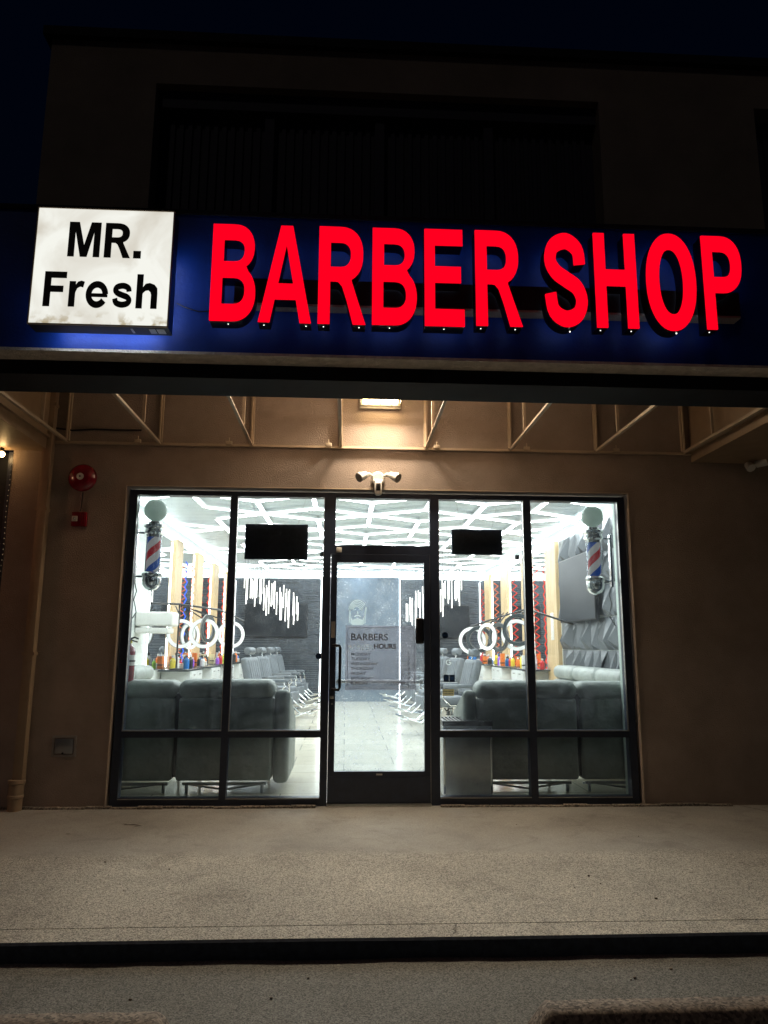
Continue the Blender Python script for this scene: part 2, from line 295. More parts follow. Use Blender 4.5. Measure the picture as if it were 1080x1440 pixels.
class MB:
    def __init__(s): s.v = []; s.f = []; s.m = []; s.mi = 0
    def add(s, vs, fs):
        b = len(s.v); s.v += [tuple(v) for v in vs]; s.f += [tuple(b+i for i in f) for f in fs]; s.m += [s.mi]*len(fs); return s
    def box(s, x0, x1, y0, y1, z0, z1):
        vs = [(x, y, z) for x in (x0, x1) for y in (y0, y1) for z in (z0, z1)]
        return s.add(vs, [(0, 1, 3, 2), (4, 6, 7, 5), (0, 4, 5, 1), (2, 3, 7, 6), (0, 2, 6, 4), (1, 5, 7, 3)])
    def rbox(s, x0, x1, y0, y1, z0, z1, r=.01, seg=2, jit=0):
        bm = bmesh.new(); bmesh.ops.create_cube(bm, size=1)
        for v in bm.verts: v.co = Vector(((x0+x1)/2+v.co.x*(x1-x0), (y0+y1)/2+v.co.y*(y1-y0), (z0+z1)/2+v.co.z*(z1-z0)))
        bmesh.ops.bevel(bm, geom=list(bm.edges), offset=r, segments=seg, profile=.5, affect='EDGES')
        if jit:
            for v in bm.verts: v.co += Vector((rng.uniform(-jit, jit), rng.uniform(-jit, jit), rng.uniform(-jit, jit)))
        bm.verts.index_update(); s.add([v.co[:] for v in bm.verts], [[v.index for v in f.verts] for f in bm.faces]); bm.free(); return s
    def cyl(s, p0, p1, r, n=12, r1=None, cap=True):
        p0, p1 = Vector(p0), Vector(p1); d = (p1-p0).normalized(); r1 = r if r1 is None else r1
        a = d.orthogonal().normalized(); b = d.cross(a)
        vs = []
        for p, rr in ((p0, r), (p1, r1)):
            for i in range(n):
                t = 2*math.pi*i/n; vs.append(p+a*(rr*math.cos(t))+b*(rr*math.sin(t)))
        fs = [(i, (i+1) % n, n+(i+1) % n, n+i) for i in range(n)]
        if cap: fs += [tuple(range(n-1, -1, -1)), tuple(range(n, 2*n))]
        return s.add(vs, fs)
    def tube(s, pts, r, n=8, closed=False):
        pts = [Vector(p) for p in pts]; N = len(pts); vs = []; ref = None
        for i, p in enumerate(pts):
            a = pts[(i-1) % N] if (i > 0 or closed) else p; b = pts[(i+1) % N] if (i < N-1 or closed) else p
            d = (b-a).normalized()
            if ref is None: ref = d.orthogonal().normalized()
            u = (ref-d*ref.dot(d)); u = u.normalized() if u.length > 1e-6 else d.orthogonal().normalized(); ref = u; w = d.cross(u)
            for k in range(n):
                t = 2*math.pi*k/n; vs.append(p+u*(r*math.cos(t))+w*(r*math.sin(t)))
        fs = []
        for i in range(N if closed else N-1):
            j = (i+1) % N
            for k in range(n): fs.append((i*n+k, i*n+(k+1) % n, j*n+(k+1) % n, j*n+k))
        if not closed: fs += [tuple(range(n-1, -1, -1)), tuple((N-1)*n+k for k in range(n))]
        return s.add(vs, fs)
    def lathe(s, prof, c=(0, 0, 0), axis='z', n=24):
        vs = []; fs = []
        for r, h in prof:
            for k in range(n):
                t = 2*math.pi*k/n; x, y = r*math.cos(t), r*math.sin(t)
                p = (x, y, h) if axis == 'z' else ((x, h, y) if axis == 'y' else (h, x, y))
                vs.append((p[0]+c[0], p[1]+c[1], p[2]+c[2]))
        for i in range(len(prof)-1):
            for k in range(n): fs.append((i*n+k, i*n+(k+1) % n, (i+1)*n+(k+1) % n, (i+1)*n+k))
        fs.append(tuple(range(n-1, -1, -1))); fs.append(tuple((len(prof)-1)*n+k for k in range(n)))
        return s.add(vs, fs)
    def ball(s, c, r, n=16, sz=1):
        pr = [(max(1e-4, r*math.sin(math.pi*i/n)), -r*sz*math.cos(math.pi*i/n)) for i in range(n+1)]
        return s.lathe(pr, c, 'z', 2*n)
    def xform(s, fn, start=0): s.v = s.v[:start]+[tuple(fn(Vector(v))) for v in s.v[start:]]; return s
    def build(s, name, m, parent=None, smooth=35, local=False):
        me = bpy.data.meshes.new(name); off = wl(parent) if (parent is not None and not local) else Vector((0, 0, 0))
        me.from_pydata([(v[0]-off.x, v[1]-off.y, v[2]-off.z) for v in s.v], [], s.f)
        ms = m if isinstance(m, (list, tuple)) else [m]
        for x in ms: me.materials.append(M[x])
        if len(ms) > 1: me.polygons.foreach_set('material_index', s.m)
        bm = bmesh.new(); bm.from_mesh(me); bmesh.ops.recalc_face_normals(bm, faces=bm.faces); bm.to_mesh(me); bm.free()
        if smooth:
            me.shade_smooth(); me.set_sharp_from_angle(angle=rad(smooth))
        o = bpy.data.objects.new(name, me); COL.objects.link(o)
        if parent is not None: o.parent = parent
        return o
def part(name, m, parent, fn, **k):
    b = MB(); fn(b); return b.build(name, m, parent, **k)
def boxpart(name, m, parent, *b, r=0, **k):
    x = MB(); (x.rbox(*b, r=r) if r else x.box(*b)); return x.build(name, m, parent, **k)
def struct(name, m, fn, smooth=35):
    b = MB(); fn(b); o = b.build(name, m, None, smooth); o['kind'] = 'structure'; return o
def loose(name, m, label, cat, fn, group=None, loc=None, smooth=35):
    """a thing that is one mesh, with its origin at loc"""
    b = MB(); fn(b); o = b.build(name, m, None, smooth)
    if loc:
        o.data.transform(Matrix.Translation(-Vector(loc))); o.location = loc
    return tag(o, label, cat, group)
def copy_tree(o, parent=None):
    c = o.copy(); COL.objects.link(c); c.parent = parent
    for ch in [x for x in bpy.data.objects if x.parent == o]: copy_tree(ch, c)
    return c

# flat outline (with holes) -> solid slab standing in the XZ plane, facing -Y
def outline(contours, depth, off=0):
    cu = bpy.data.curves.new('tmp', 'CURVE'); cu.dimensions = '2D'; cu.fill_mode = 'BOTH'; cu.extrude = depth/2; cu.offset = off
    for c in contours:
        sp = cu.splines.new('POLY'); sp.points.add(len(c)-1); sp.use_cyclic_u = True
        for i, (x, y) in enumerate(c): sp.points[i].co = (x, y, 0, 1)
    return curve_mesh(cu)
def curve_mesh(cu):
    o = bpy.data.objects.new('tmp', cu); COL.objects.link(o); bpy.context.view_layer.update()
    me = bpy.data.meshes.new_from_object(o.evaluated_get(bpy.context.evaluated_depsgraph_get()))
    bpy.data.objects.remove(o); bpy.data.curves.remove(cu); return me
def mesh_add(mb, me, org, filt=None):
    """put a curve mesh (x right, y up, z towards viewer) into mb at org, facing -Y"""
    fs = [p.vertices[:] for p in me.polygons if filt is None or filt(p)]
    used = sorted({i for f in fs for i in f}); ix = {v: k for k, v in enumerate(used)}
    mb.add([(org[0]+me.vertices[i].co.x, org[1]-me.vertices[i].co.z, org[2]+me.vertices[i].co.y) for i in used], [[ix[i] for i in f] for f in fs])
def text_mesh(txt, size, bold=0.0, shear=0, align='LEFT', extr=0.0008, xs=1.0):
    cu = bpy.data.curves.new('txt', 'FONT'); cu.body = txt; cu.size = size; cu.offset = bold; cu.shear = shear; cu.align_x = align; cu.extrude = extr
    me = curve_mesh(cu)
    if xs != 1: me.transform(Matrix.Diagonal((xs, 1, 1, 1)))
    return me
def text_part(txt, size, org, m, parent, name='lettering', face=-1, **k):
    me = text_mesh(txt, size, **k); b = MB(); mesh_add(b, me, org)
    if face > 0: b.xform(lambda v: Vector((2*org[0]-v.x, v.y, v.z)))
    return b.build(name, m, parent, smooth=0)

# ---------------------------------------------------------------- glyph outlines (unit boxes)
def arc(cx, cy, rx, ry, a0, a1, n=14, p=2.0):
    out = []
    for i in range(n+1):
        t = rad(a0+(a1-a0)*i/n); c, s_ = math.cos(t), math.sin(t)
        out.append((cx+rx*math.copysign(abs(c)**(2/p), c), cy+ry*math.copysign(abs(s_)**(2/p), s_)))
    return out
def stroke(path, w, miter=True, sub=5, smooth=True):
    P = [Vector(p) for p in path]
    if smooth:
        Q = []
        for i in range(len(P)-1):
            p0, p1, p2, p3 = P[max(i-1, 0)], P[i], P[i+1], P[min(i+2, len(P)-1)]
            for k in range(sub):
                t = k/sub; Q.append(.5*((2*p1)+(p2-p0)*t+(2*p0-5*p1+4*p2-p3)*t*t+(3*p1-p0-3*p2+p3)*t**3))
        Q.append(P[-1]); P = Q
    L, R = [], []
    for i, p in enumerate(P):
        a = P[max(i-1, 0)]; b = P[min(i+1, len(P)-1)]; d = (b-a).normalized(); n = Vector((-d.y, d.x))
        L.append(p+n*w/2); R.append(p-n*w/2)
    return [tuple(v) for v in L]+[tuple(v) for v in reversed(R)]
def glyph(ch, w, h):
    sx = lambda c: [(x*w, y*h) for x, y in c]
    if ch == 'B':
        o = [(0, 0), (0, 1)]+arc(.50, .765, .45, .235, 90, -55, 14, 2.2)+arc(.50, .285, .50, .285, 50, -90, 16, 2.2)
        h1 = [(.26, .61), (.26, .84)]+arc(.50, .725, .23, .115, 90, -90, 12, 2.4)
        h2 = [(.25, .17), (.25, .445)]+arc(.50, .3075, .26, .1375, 90, -90, 12, 2.4)
        return [sx(o), sx(h1), sx(h2)]
    if ch == 'A':
        return [sx([(0, 0), (.385, 1), (.615, 1), (1, 0), (.785, 0), (.70, .235), (.30, .235), (.215, 0)]), sx([(.355, .395), (.645, .395), (.50, .80)])]
    if ch == 'R':
        o = [(0, 0), (0, 1)]+arc(.45, .715, .49, .285, 90, -62, 14, 2.3)+[(.70, .44), (.80, .29), (1, 0), (.735, 0), (.60, .24)]+[(.50, .385), (.42, .43), (.36, .435), (.25, .435), (.25, 0)]
        return [sx(o), sx([(.25, .58), (.25, .84)]+arc(.46, .71, .22, .13, 90, -90, 12, 2.4))]
    if ch == 'P':
        o = [(0, 0), (0, 1)]+arc(.48, .695, .52, .305, 90, -90, 18, 2.3)+[(.26, .39), (.26, 0)]
        return [sx(o), sx([(.26, .555), (.26, .835)]+arc(.48, .695, .25, .14, 90, -90, 12, 2.4))]
    if ch == 'E':
        return [sx([(0, 0), (0, 1), (.97, 1), (.97, .835), (.26, .835), (.26, .61), (.92, .61), (.92, .445), (.26, .445), (.26, .17), (1, .17), (1, 0)])]
    if ch == 'F':
        return [sx([(0, 0), (0, 1), (1, 1), (1, .83), (.29, .83), (.29, .59), (.88, .59), (.88, .42), (.29, .42), (.29, 0)])]
    if ch == 'H':
        return [sx([(0, 0), (0, 1), (.26, 1), (.26, .61), (.74, .61), (.74, 1), (1, 1), (1, 0), (.74, 0), (.74, .44), (.26, .44), (.26, 0)])]
    if ch == 'M':
        return [sx([(0, 0), (0, 1), (.30, 1), (.50, .30), (.70, 1), (1, 1), (1, 0), (.81, 0), (.81, .80), (.60, 0), (.40, 0), (.19, .80), (.19, 0)])]
    if ch == 'O':
        return [sx(arc(.5, .5, .5, .52, 0, 355, 47, 2.15)), sx(arc(.5, .5, .245, .35, 0, 355, 39, 2.15))]
    if ch == '.':
        return [sx([(0, 0), (0, 1), (1, 1), (1, 0)])]
    if ch in 'Ss':   # drawn with an even pen in a widened box, then squeezed
        pen = .20 if ch == 'S' else .285; q = .66 if ch == 'S' else .95; W = q
        cx, ax, ay = W/2, W/2-pen/2*.95, (1.03-pen)/2
        C = [(.93, .40), (.80, .78), (.1, 1.0), (-.72, .86), (-.96, .50), (-.62, .20), (.05, .0), (.72, -.20), (1, -.53), (.72, -.87), (-.05, -1.0), (-.80, -.80), (-1.0, -.36)]
        s_ = stroke([(cx+x*ax, .5+y*ay) for x, y in C], pen*.84)
        return [[(x/W*w, y*h) for x, y in s_]]
    if ch == 'e':
        a = [(.20, .46), (.5, .46), (.86, .46)]
        ring = stroke([(.5+.38*math.cos(rad(t)), .5+.40*math.sin(rad(t))) for t in range(2, 330, 12)], .262, smooth=False)
        bar = [(.235, .40), (.235, .545), (.76, .545), (.985, .505), (.985, .40)]
        return [sx(ring), sx(bar)]
    if ch == 'r':
        return [sx([(0, 0), (0, 1), (.42, 1), (.42, 0)]), sx([(.425, .55), (.425, .86), (.55, .98), (.78, 1.03), (1.0, .99), (.92, .76), (.72, .79), (.54, .73), (.46, .62)])]
    if ch == 'h':
        s1 = [(0, 0), (0, 1), (.30, 1), (.30, 0)]
        s2 = [(.303, .42), (.303, .62), (.42, .725), (.62, .75), (.85, .70), (.98, .60), (1, .45), (1, 0), (.70, 0), (.70, .40), (.66, .48), (.56, .535), (.42, .515), (.303, .44)]
        return [sx(s1), sx(s2)]

# ================================================================= GROUND
struct('ground', 'asphalt', lambda b: b.box(-150, 150, -150, 150, -1.2, -.094))
def _road(b):
    n = 60; nx, ny = 90, 40
    x0, x1, y0, y1 = -6., 7., -7.5, -2.95
    vs = []
    for j in range(ny+1):
        for i in range(nx+1):
            vs.append((x0+(x1-x0)*i/nx, y0+(y1-y0)*j/ny, -.090+.003*math.sin(i*.9+j*.3)*math.cos(j*1.1)+rng.uniform(0, .005)))
    b.add(vs, [(j*(nx+1)+i, j*(nx+1)+i+1, (j+1)*(nx+1)+i+1, (j+1)*(nx+1)+i) for j in range(ny) for i in range(nx)])
struct('road', 'asphalt', _road, smooth=60)
EDGE = []
def _walk(b):
    # slab with a slightly worn edge, kerb strip cut off by a joint
    n = 160; x0, x1 = -12., 12.
    e = [(.014*math.sin(i*.35)+rng.uniform(-.004, .004)) for i in range(n+1)]
    def strip(ya, yb, z, wa=False, wb=False):
        vs = []
        for i in range(n+1):
            x = x0+(x1-x0)*i/n
            vs += [(x, ya+(e[i]*.25 if wa else 0), z), (x, yb+(e[i]*.25 if wb else 0), z)]
        b.add(vs, [(2*i, 2*i+2, 2*i+3, 2*i+1) for i in range(n)])
    strip(-2.80, .10, 0); strip(-2.975, -2.808, 0, wa=True)
    # joint groove
    b.box(x0, x1, -2.808, -2.80, -.03, -.025)
    b.box(x0, x1, -2.8081, -2.808, -.03, 0); b.box(x0, x1, -2.80, -2.7999, -.03, 0)
    EDGE.extend(e)
struct('pavement', 'sidewalk', _walk, smooth=30)
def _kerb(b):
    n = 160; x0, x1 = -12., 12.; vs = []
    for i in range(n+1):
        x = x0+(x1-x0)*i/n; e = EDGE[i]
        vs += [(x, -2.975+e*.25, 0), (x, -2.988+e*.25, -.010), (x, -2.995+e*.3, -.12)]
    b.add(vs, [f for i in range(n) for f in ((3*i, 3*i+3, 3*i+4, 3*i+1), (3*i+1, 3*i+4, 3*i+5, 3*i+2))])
struct('kerb', 'kerb_shade', _kerb, smooth=30)
# cross joints + small cracks in the pavement
loose('pavement_crack', 'rust', 'thin dark joint line crossing the pavement at the far right of the shop', 'crack', lambda b: b.add([(3.55, .0, .003), (3.56, .0, .003), (3.99, -.9, .003), (3.975, -.9, .003)], [(0, 1, 2, 3)]), loc=(3.6, -.3, .003), smooth=0)
for lab_, cx0, cy0, dx_, dy_ in (('short crack at the kerb near the middle of the pavement', .55, -2.97, .04, .16),):
    r_ = random.Random(int(cx0*10)+50); pts = []; n_ = 22
    for k in range(n_+1): pts.append((cx0+dx_*k/n_+r_.uniform(-.018, .018), cy0+dy_*k/n_+r_.uniform(-.012, .012)))
    w_ = .0022; vs = [(x-w_, y, .0032) for x, y in pts]+[(x+w_, y, .0032) for x, y in pts]
    loose('pavement_crack', 'rust', lab_, 'crack', lambda b: b.add(vs, [(k, k+1, n_+2+k, n_+1+k) for k in range(n_)]), loc=(cx0, cy0, .0032), smooth=0)
def _spots(b):
    for (x, y, r) in ((-1.66, -.62, .055), (-1.60, -.66, .03), (-1.72, -.60, .02), (-2.05, -.9, .02), (2.2, -2.0, .012), (.1, -.4, .01)):
        k = 9; vs = [(x, y, .0035)]+[(x+r*rng.uniform(.6, 1.3)*math.cos(2*math.pi*i/k), y+r*.6*rng.uniform(.5, 1.2)*math.sin(2*math.pi*i/k), .0035) for i in range(k)]
        b.add(vs, [(0, 1+i, 1+(i+1) % k) for i in range(k)])
tag(MB.build((lambda b: (_spots(b), b)[1])(MB()), 'oil_spots', 'rust', None, 0), None, None, None, 'stuff')['label'] = 'small dark gum and oil spots on the pavement'
def _litter(b):
    for k in range(34):
        x = rng.uniform(-2.6, 3.4); y = rng.uniform(-3.6, -3.02) if k % 3 else rng.uniform(-2.7, -.3); z = -.086 if y < -3 else .001; r = rng.uniform(.003, .010)
        b.ball((x, y, z+r*.4), r, 4, .6)
tag(MB.build((lambda b: (_litter(b), b)[1])(MB()), 'grit', 'stop_conc', None, 0), None, None, None, 'stuff')['label'] = 'small stones and grit scattered along the kerb'

def wheel_stop(x0, x1, y, label):
    def f(b):
        n = 70; prof = [(-.10, -.09), (-.062, -.005), (-.045, .005), (.045, .005), (.062, -.005), (.10, -.09)]
        vs = []
        for i in range(n+1):
            t = i/n; x = x0+(x1-x0)*t; e = min(t, 1-t)*(x1-x0); k = min(1, (e/.07)+.0)
            for (py, pz) in prof:
                zz = pz if pz < -.08 else -.09+(pz+.09)*(0.05+.95*k)
                vs.append((x+(rng.uniform(-.004, .004)), y+py*(.8+.2*k)+rng.uniform(-.003, .003), zz+(rng.uniform(-.004, .001) if pz > -.08 else 0)))
        m = len(prof); fs = [(i*m+j, (i+1)*m+j, (i+1)*m+j+1, i*m+j+1) for i in range(n) for j in range(m-1)]
        fs += [tuple(range(m)), tuple(n*m+j for j in range(m-1, -1, -1))]
        b.add(vs, fs)
    return loose('wheel_stop', 'stop_conc', label, 'wheel stop', f, 'concrete wheel stops before the kerb', ((x0+x1)/2, y, -.09), smooth=50)
wheel_stop(-2.5, -.62, -3.735, 'worn concrete wheel stop on the asphalt in the bottom left corner')
wheel_stop(.74, 2.62, -3.70, 'worn concrete wheel stop on the asphalt in the bottom right corner')

# ================================================================= BUILDING
bld = thing('shop_building', 'tan stucco shop building with dark framed glass front and blue fascia above', 'building', (0.3, 0, 0))
OX0, OX1, OZ = -2.065, 2.705, 2.862        # wall opening
WT = .22
def _wall(b):
    b.box(-3.13, OX0, 0, WT, -.02, 4.2); b.box(OX1, 7.5, 0, WT, -.02, 4.2); b.box(OX0, OX1, 0, WT, OZ, 4.2)
part('wall', 'stucco', bld, _wall)
# corner bead, sealant line round the opening
def _bead(b):
    for x in (OX0, OX1): b.box(x-.008 if x < 0 else x, x if x < 0 else x+.008, -.005, -.0003, 0, OZ+.008)
    b.box(OX0, OX1, -.005, -.0003, OZ, OZ+.008)
part('corner_bead', 'cream_metal', bld, _bead)
part('base_sealant', 'stop_conc', bld, lambda b: [b.rbox(-3.1+i*.22, -3.1+i*.22+.219, -.03-rng.uniform(0, .02), -.0005, -.02, .012+rng.uniform(0, .012), r=.006, seg=1) for i in range(30) if not (-.35 < -3.1+i*.22 < .75)])
# upper storey (dark), recess with ribbed shutters, parapet
def _upper(b):
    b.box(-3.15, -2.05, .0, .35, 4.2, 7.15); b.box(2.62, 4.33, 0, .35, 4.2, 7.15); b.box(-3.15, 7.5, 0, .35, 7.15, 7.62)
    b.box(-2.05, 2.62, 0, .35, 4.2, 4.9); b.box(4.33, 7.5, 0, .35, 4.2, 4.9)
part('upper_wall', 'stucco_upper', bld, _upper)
part('parapet_coping', 'dark_beam', bld, lambda b: b.box(-3.22, 7.5, -.07, .42, 7.62, 7.72))
def _shut(b):
    for (a, c) in ((-2.05, 2.62), (4.33, 7.5)):
        b.box(a, c, .24, .30, 4.9, 7.15); x = a+.03
        while x < c-.08:
            b.box(x, x+.045, .215, .24, 4.9, 7.15); x += .09
        for k in range(1, 4): xx = a+(c-a)*k/4; b.box(xx-.05, xx+.05, .15, .215, 4.9, 7.15)
    b.box(-2.05, 2.62, .10, .24, 6.95, 7.15)
part('shutter', 'shutter_dark', bld, _shut)
# canopy: blue fascia, stucco underside strip, dark beam behind, roof slab
FY = -2.0
boxpart('fascia', 'blue_paint', bld, -9, 9, FY, FY+.14, 3.385, 4.42)
part('fascia_cap', 'dark_beam', bld, lambda b: b.box(-9, 9, FY-.02, FY+.18, 4.42, 4.45))
boxpart('fascia_soffit', 'stucco_trim', bld, -9, 9, FY-.012, FY+.165, 3.365, 3.385)
boxpart('canopy_beam', 'dark_beam', bld, -9, 9, FY+.166, -1.45, 3.262, 4.179)
boxpart('bounce_lining', 'stucco', bld, -2.79, 3.35, -1.4495, -1.435, 3.40, 4.17)  # added out of sight to bounce warm light onto the wall panels
boxpart('canopy_roof', 'cream_metal', bld, -9, 9, FY+.14, -.001, 4.18, 4.38)  # cream picked so the unseen underside bounces light onto the wall
# boxed soffits to each side of the open grid
def _sof(b, x0, x1, lip):
    b.box(x0, x1, -1.449, -.001, 3.19, 3.24)
def side_soffit(x0, x1, inner):
    s = 1 if inner == x1 else -1
    def f(b):
        b.box(x0, x1, -1.449, -.001, 3.185, 3.26)
        xa, xb = (x1-.06, x1) if s > 0 else (x0, x0+.06)
        b.box(xa, xb, -1.449, -.001, 3.26, 4.17)
        xa, xb = (x1, x1+.03) if s > 0 else (x0-.03, x0)
        b.box(xa, xb, -1.449, -.001, 3.285, 3.31)
    part('side_soffit', 'tan_metal', bld, f)
side_soffit(-7, -2.80, -2.80); side_soffit(3.36, 7, 3.36)

# neighbouring dark shopfront at far left
part('neighbour_window', 'screen', bld, lambda b: b.box(-7, -3.19, .10, .14, 0, 3.18))
part('neighbour_frame', 'bronze', bld, lambda b: (b.box(-3.19, -3.13, .04, .20, 0, 3.18), b.box(-7, -3.19, .04, .20, 0, .12)))

# storefront framing
Y0, Y1 = .045, .145
MX = [(-2.045, -1.978), (-1.100, -1.040), (-.215, -.150), (.785, .868), (1.692, 1.757), (2.617, 2.683)]
def _frame(b):
    for i, (a, c) in enumerate(MX): b.box(a, c, Y0, Y1, .0, 2.835)
    for a, c in ((-1.978, -1.1), (-1.04, -.215), (.868, 1.692), (1.757, 2.617)):
        b.box(a, c, Y0, Y1, 0, .07); b.box(a, c, Y0, Y1, .585, .645); b.box(a, c, Y0, Y1, 2.79, 2.835)
    b.box(-.15, .785, Y0, Y1, 2.79, 2.835); b.box(-.15, .785, Y0, Y1, 2.25, 2.335)
    b.box(-.15, -.11, Y0, Y1, 2.335, 2.79)
part('storefront_frame', 'bronze', bld, _frame)
def _bead2(b):   # bare aluminium glazing stops, catching the light
    t = .006
    for a, c in ((-1.978, -1.1), (-1.04, -.215), (.868, 1.692), (1.757, 2.617)):
        b.box(a, c, Y0-.004, Y0-.0002, .640, .648); b.box(a, c, Y0-.004, Y0-.0002, .062, .067)
        b.box(a+.0005, a+t, Y0+.0, Y0+.03, .65, 2.785); b.box(c-t, c-.0005, Y0, Y0+.03, .65, 2.785)
    b.box(.779, .784, Y0-.004, Y0-.0003, .02, 2.24)
part('glazing_stop', 'alu', bld, _bead2)
def pane(x0, x1, z0, z1, m='glass'):
    return boxpart('window_pane', m, bld, x0, x1, .088, .092, z0, z1)
for a, c in ((-1.978, -1.1), (-1.04, -.215), (.868, 1.692), (1.757, 2.617)):
    pane(a, c, .07, .585); pane(a, c, .645, 2.79)
pane(-.11, .785, 2.335, 2.79)
# door
DL, DR = -.146, .781
def _door(b):
    gx0, gx1, gz0, gz1 = -.088, .727, .293, 2.172
    b.box(DL, gx0, .04, .09, .022, 2.246); b.box(gx1, DR, .04, .09, .022, 2.246)
    b.box(gx0, gx1, .04, .09, .022, gz0); b.box(gx0, gx1, .04, .09, gz1, 2.246)
    b.box(DL+.002, DR-.002, .034, .0398, .03, .25)
door = part('door', 'bronze', bld, _door)
boxpart('door_pane', 'door_glass', door, -.088, .727, .063, .067, .293, 2.172)
def _pull(b):
    b.tube([(-.115, .04, 1.40), (-.115, -.03, 1.40), (-.055, -.045, 1.40), (-.048, -.045, 1.38), (-.048, -.045, 1.03), (-.055, -.045, 1.01), (-.115, -.03, 1.01), (-.115, .04, 1.01)], .013, 8)
part('door_handle', 'black', door, _pull)
def _lock(b):
    b.rbox(.672, .728, .02, .0395, 1.42, 1.66, r=.004); b.rbox(.660, .700, .025, .0395, 1.44, 1.64, r=.006)
part('lock_plate', 'black', door, lambda b: b.rbox(.650, .7265, .045, .085, 1.42, 1.66, r=.018, seg=4))
part('lock_cylinder', 'alu', door, lambda b: (b.rbox(-.135, -.10, .030, .0395, .925, .95, r=.003), b.lathe([(.008, 0), (.008, .01)], (-.116, .03, .88), 'y', 14)))
part('push_bar', 'alu', door, lambda b: (b.rbox(-.085, .725, .12, .15, 1.06, 1.09, r=.008), b.box(-.08, -.05, .0905, .12, 1.055, 1.095), b.box(.69, .72, .0905, .12, 1.055, 1.095)))
part('code_label', 'grey_plastic', door, lambda b: (b.box(-.135, -.098, .0385, .0398, 1.47, 1.62),))
part('latch_mark', 'alu', door, lambda b: (b.box(.29, .345, .032, .0338, .262, .276),))
part('threshold', 'alu', bld, lambda b: b.rbox(-.15, .785, .0, .10, .0006, .02, r=.004))
part('door_sensor', 'white_plastic', bld, lambda b: b.rbox(-.10, -.048, .028, .0448, 2.262, 2.312, r=.006))

# door decals
hours = thing('hours_sign', 'grey see-through opening hours sheet on the door glass, listing days', 'sign', (.33, .0605, 1.0))
hx0, hx1, hz0, hz1 = .0, .655, 1.0, 1.585
part('sheet', 'film', hours, lambda b: b.box(hx0, hx1, .0612, .0618, hz0, hz1))
def _bd(b):
    a = .02; x0, x1, z0, z1 = hx0+a, hx1-a, hz0+a, hz1-a; r = .025; pts = []
    for cx_, cz_, a0 in ((x1-r, z1-r, 0), (x0+r, z1-r, 90), (x0+r, z0+r, 180), (x1-r, z0+r, 270)):
        pts += [(cx_+r*math.cos(rad(a0+t)), .0606, cz_+r*math.sin(rad(a0+t))) for t in (0, 30, 60, 90)]
    b.tube(pts, .0022, 4, closed=True)
part('border', 'decal_grey', hours, _bd)
ty = .0600
text_part('BARBERS', .088, (hx0+.045, ty, 1.45), 'decal_grey', hours, bold=.001, xs=1.0)
text_part('BARBER', .070, (hx0+.025, ty-.002, 1.36), 'decal_white', hours, xs=.95)
text_part('HOURS', .062, (hx0+.26, ty, 1.375), 'decal_grey', hours, bold=.002)
for i, d in enumerate(['MONDAY', 'TUESDAY', 'WEDNESDAY', 'THURSDAY', 'FRIDAY', 'SATURDAY', 'SUNDAY']):
    z = 1.312-i*.0435
    text_part(d, .036, (hx0+.05, ty, z), 'decal_grey', hours, bold=.0005, xs=1.15)
    text_part('CLOSED' if i == 6 else '7', .036, (hx0+(.40 if i == 6 else .575), ty, z), 'decal_grey', hours, bold=.0005, xs=1.15)
# barber head decal: swept hair, beard, moustache
hd = thing('barber_decal', 'pale vinyl decal of a bearded head with swept back hair on the door', 'decal', (.10, .0605, 1.58))
def flat(b, pts, y, t=.0008):
    n = len(pts); b.add([(x, y, z) for x, z in pts]+[(x, y+t, z) for x, z in pts], [tuple(range(n)), tuple(range(2*n-1, n-1, -1))]+[(i, (i+1) % n, n+(i+1) % n, n+i) for i in range(n)])
def _hair(b):
    # swept locks that start at the left temple and roll over the crown to the right ear
    for k in range(5):
        o = k*.017; lo = []; hi = []
        for t in range(13):
            u = t/12; a = rad(185-150*u)
            x = .100+(.072-o*.55)*math.cos(a)+.018*u; z = 1.735+(.070-o*.62)*math.sin(a)+.014*math.sin(u*3.1)-.02*u*k*.4
            w = .0062*(1-.35*u); lo.append((x+w*math.cos(a), z+w*math.sin(a))); hi.append((x-w*math.cos(a), z-w*math.sin(a)))
        flat(b, lo+hi[::-1], .0604)
    flat(b, [(.028, 1.735), (.036, 1.74), (.044, 1.69), (.040, 1.60), (.030, 1.61)], .0604)
    flat(b, [(.182, 1.765), (.192, 1.75), (.186, 1.69), (.182, 1.61), (.172, 1.60), (.172, 1.70)], .0604)
part('hair', 'decal_white', hd, _hair)
def _beard(b):
    flat(b, [(.045, 1.672), (.060, 1.640), (.080, 1.645), (.108, 1.656), (.136, 1.645), (.155, 1.640), (.168, 1.672), (.168, 1.60), (.155, 1.588), (.058, 1.588), (.045, 1.60)], .0604)
    flat(b, [(.070, 1.662), (.108, 1.672), (.146, 1.662), (.125, 1.680), (.108, 1.684), (.09, 1.680)], .0604)
part('beard', 'decal_white', hd, _beard)
part('face_line', 'decal_white', hd, lambda b: (flat(b, [(.066, 1.725), (.095, 1.731), (.094, 1.736), (.066, 1.731)], .0604), flat(b, [(.120, 1.731), (.150, 1.725), (.150, 1.731), (.121, 1.736)], .0604), flat(b, [(.106, 1.722), (.110, 1.722), (.118, 1.693), (.100, 1.693)], .0604)))

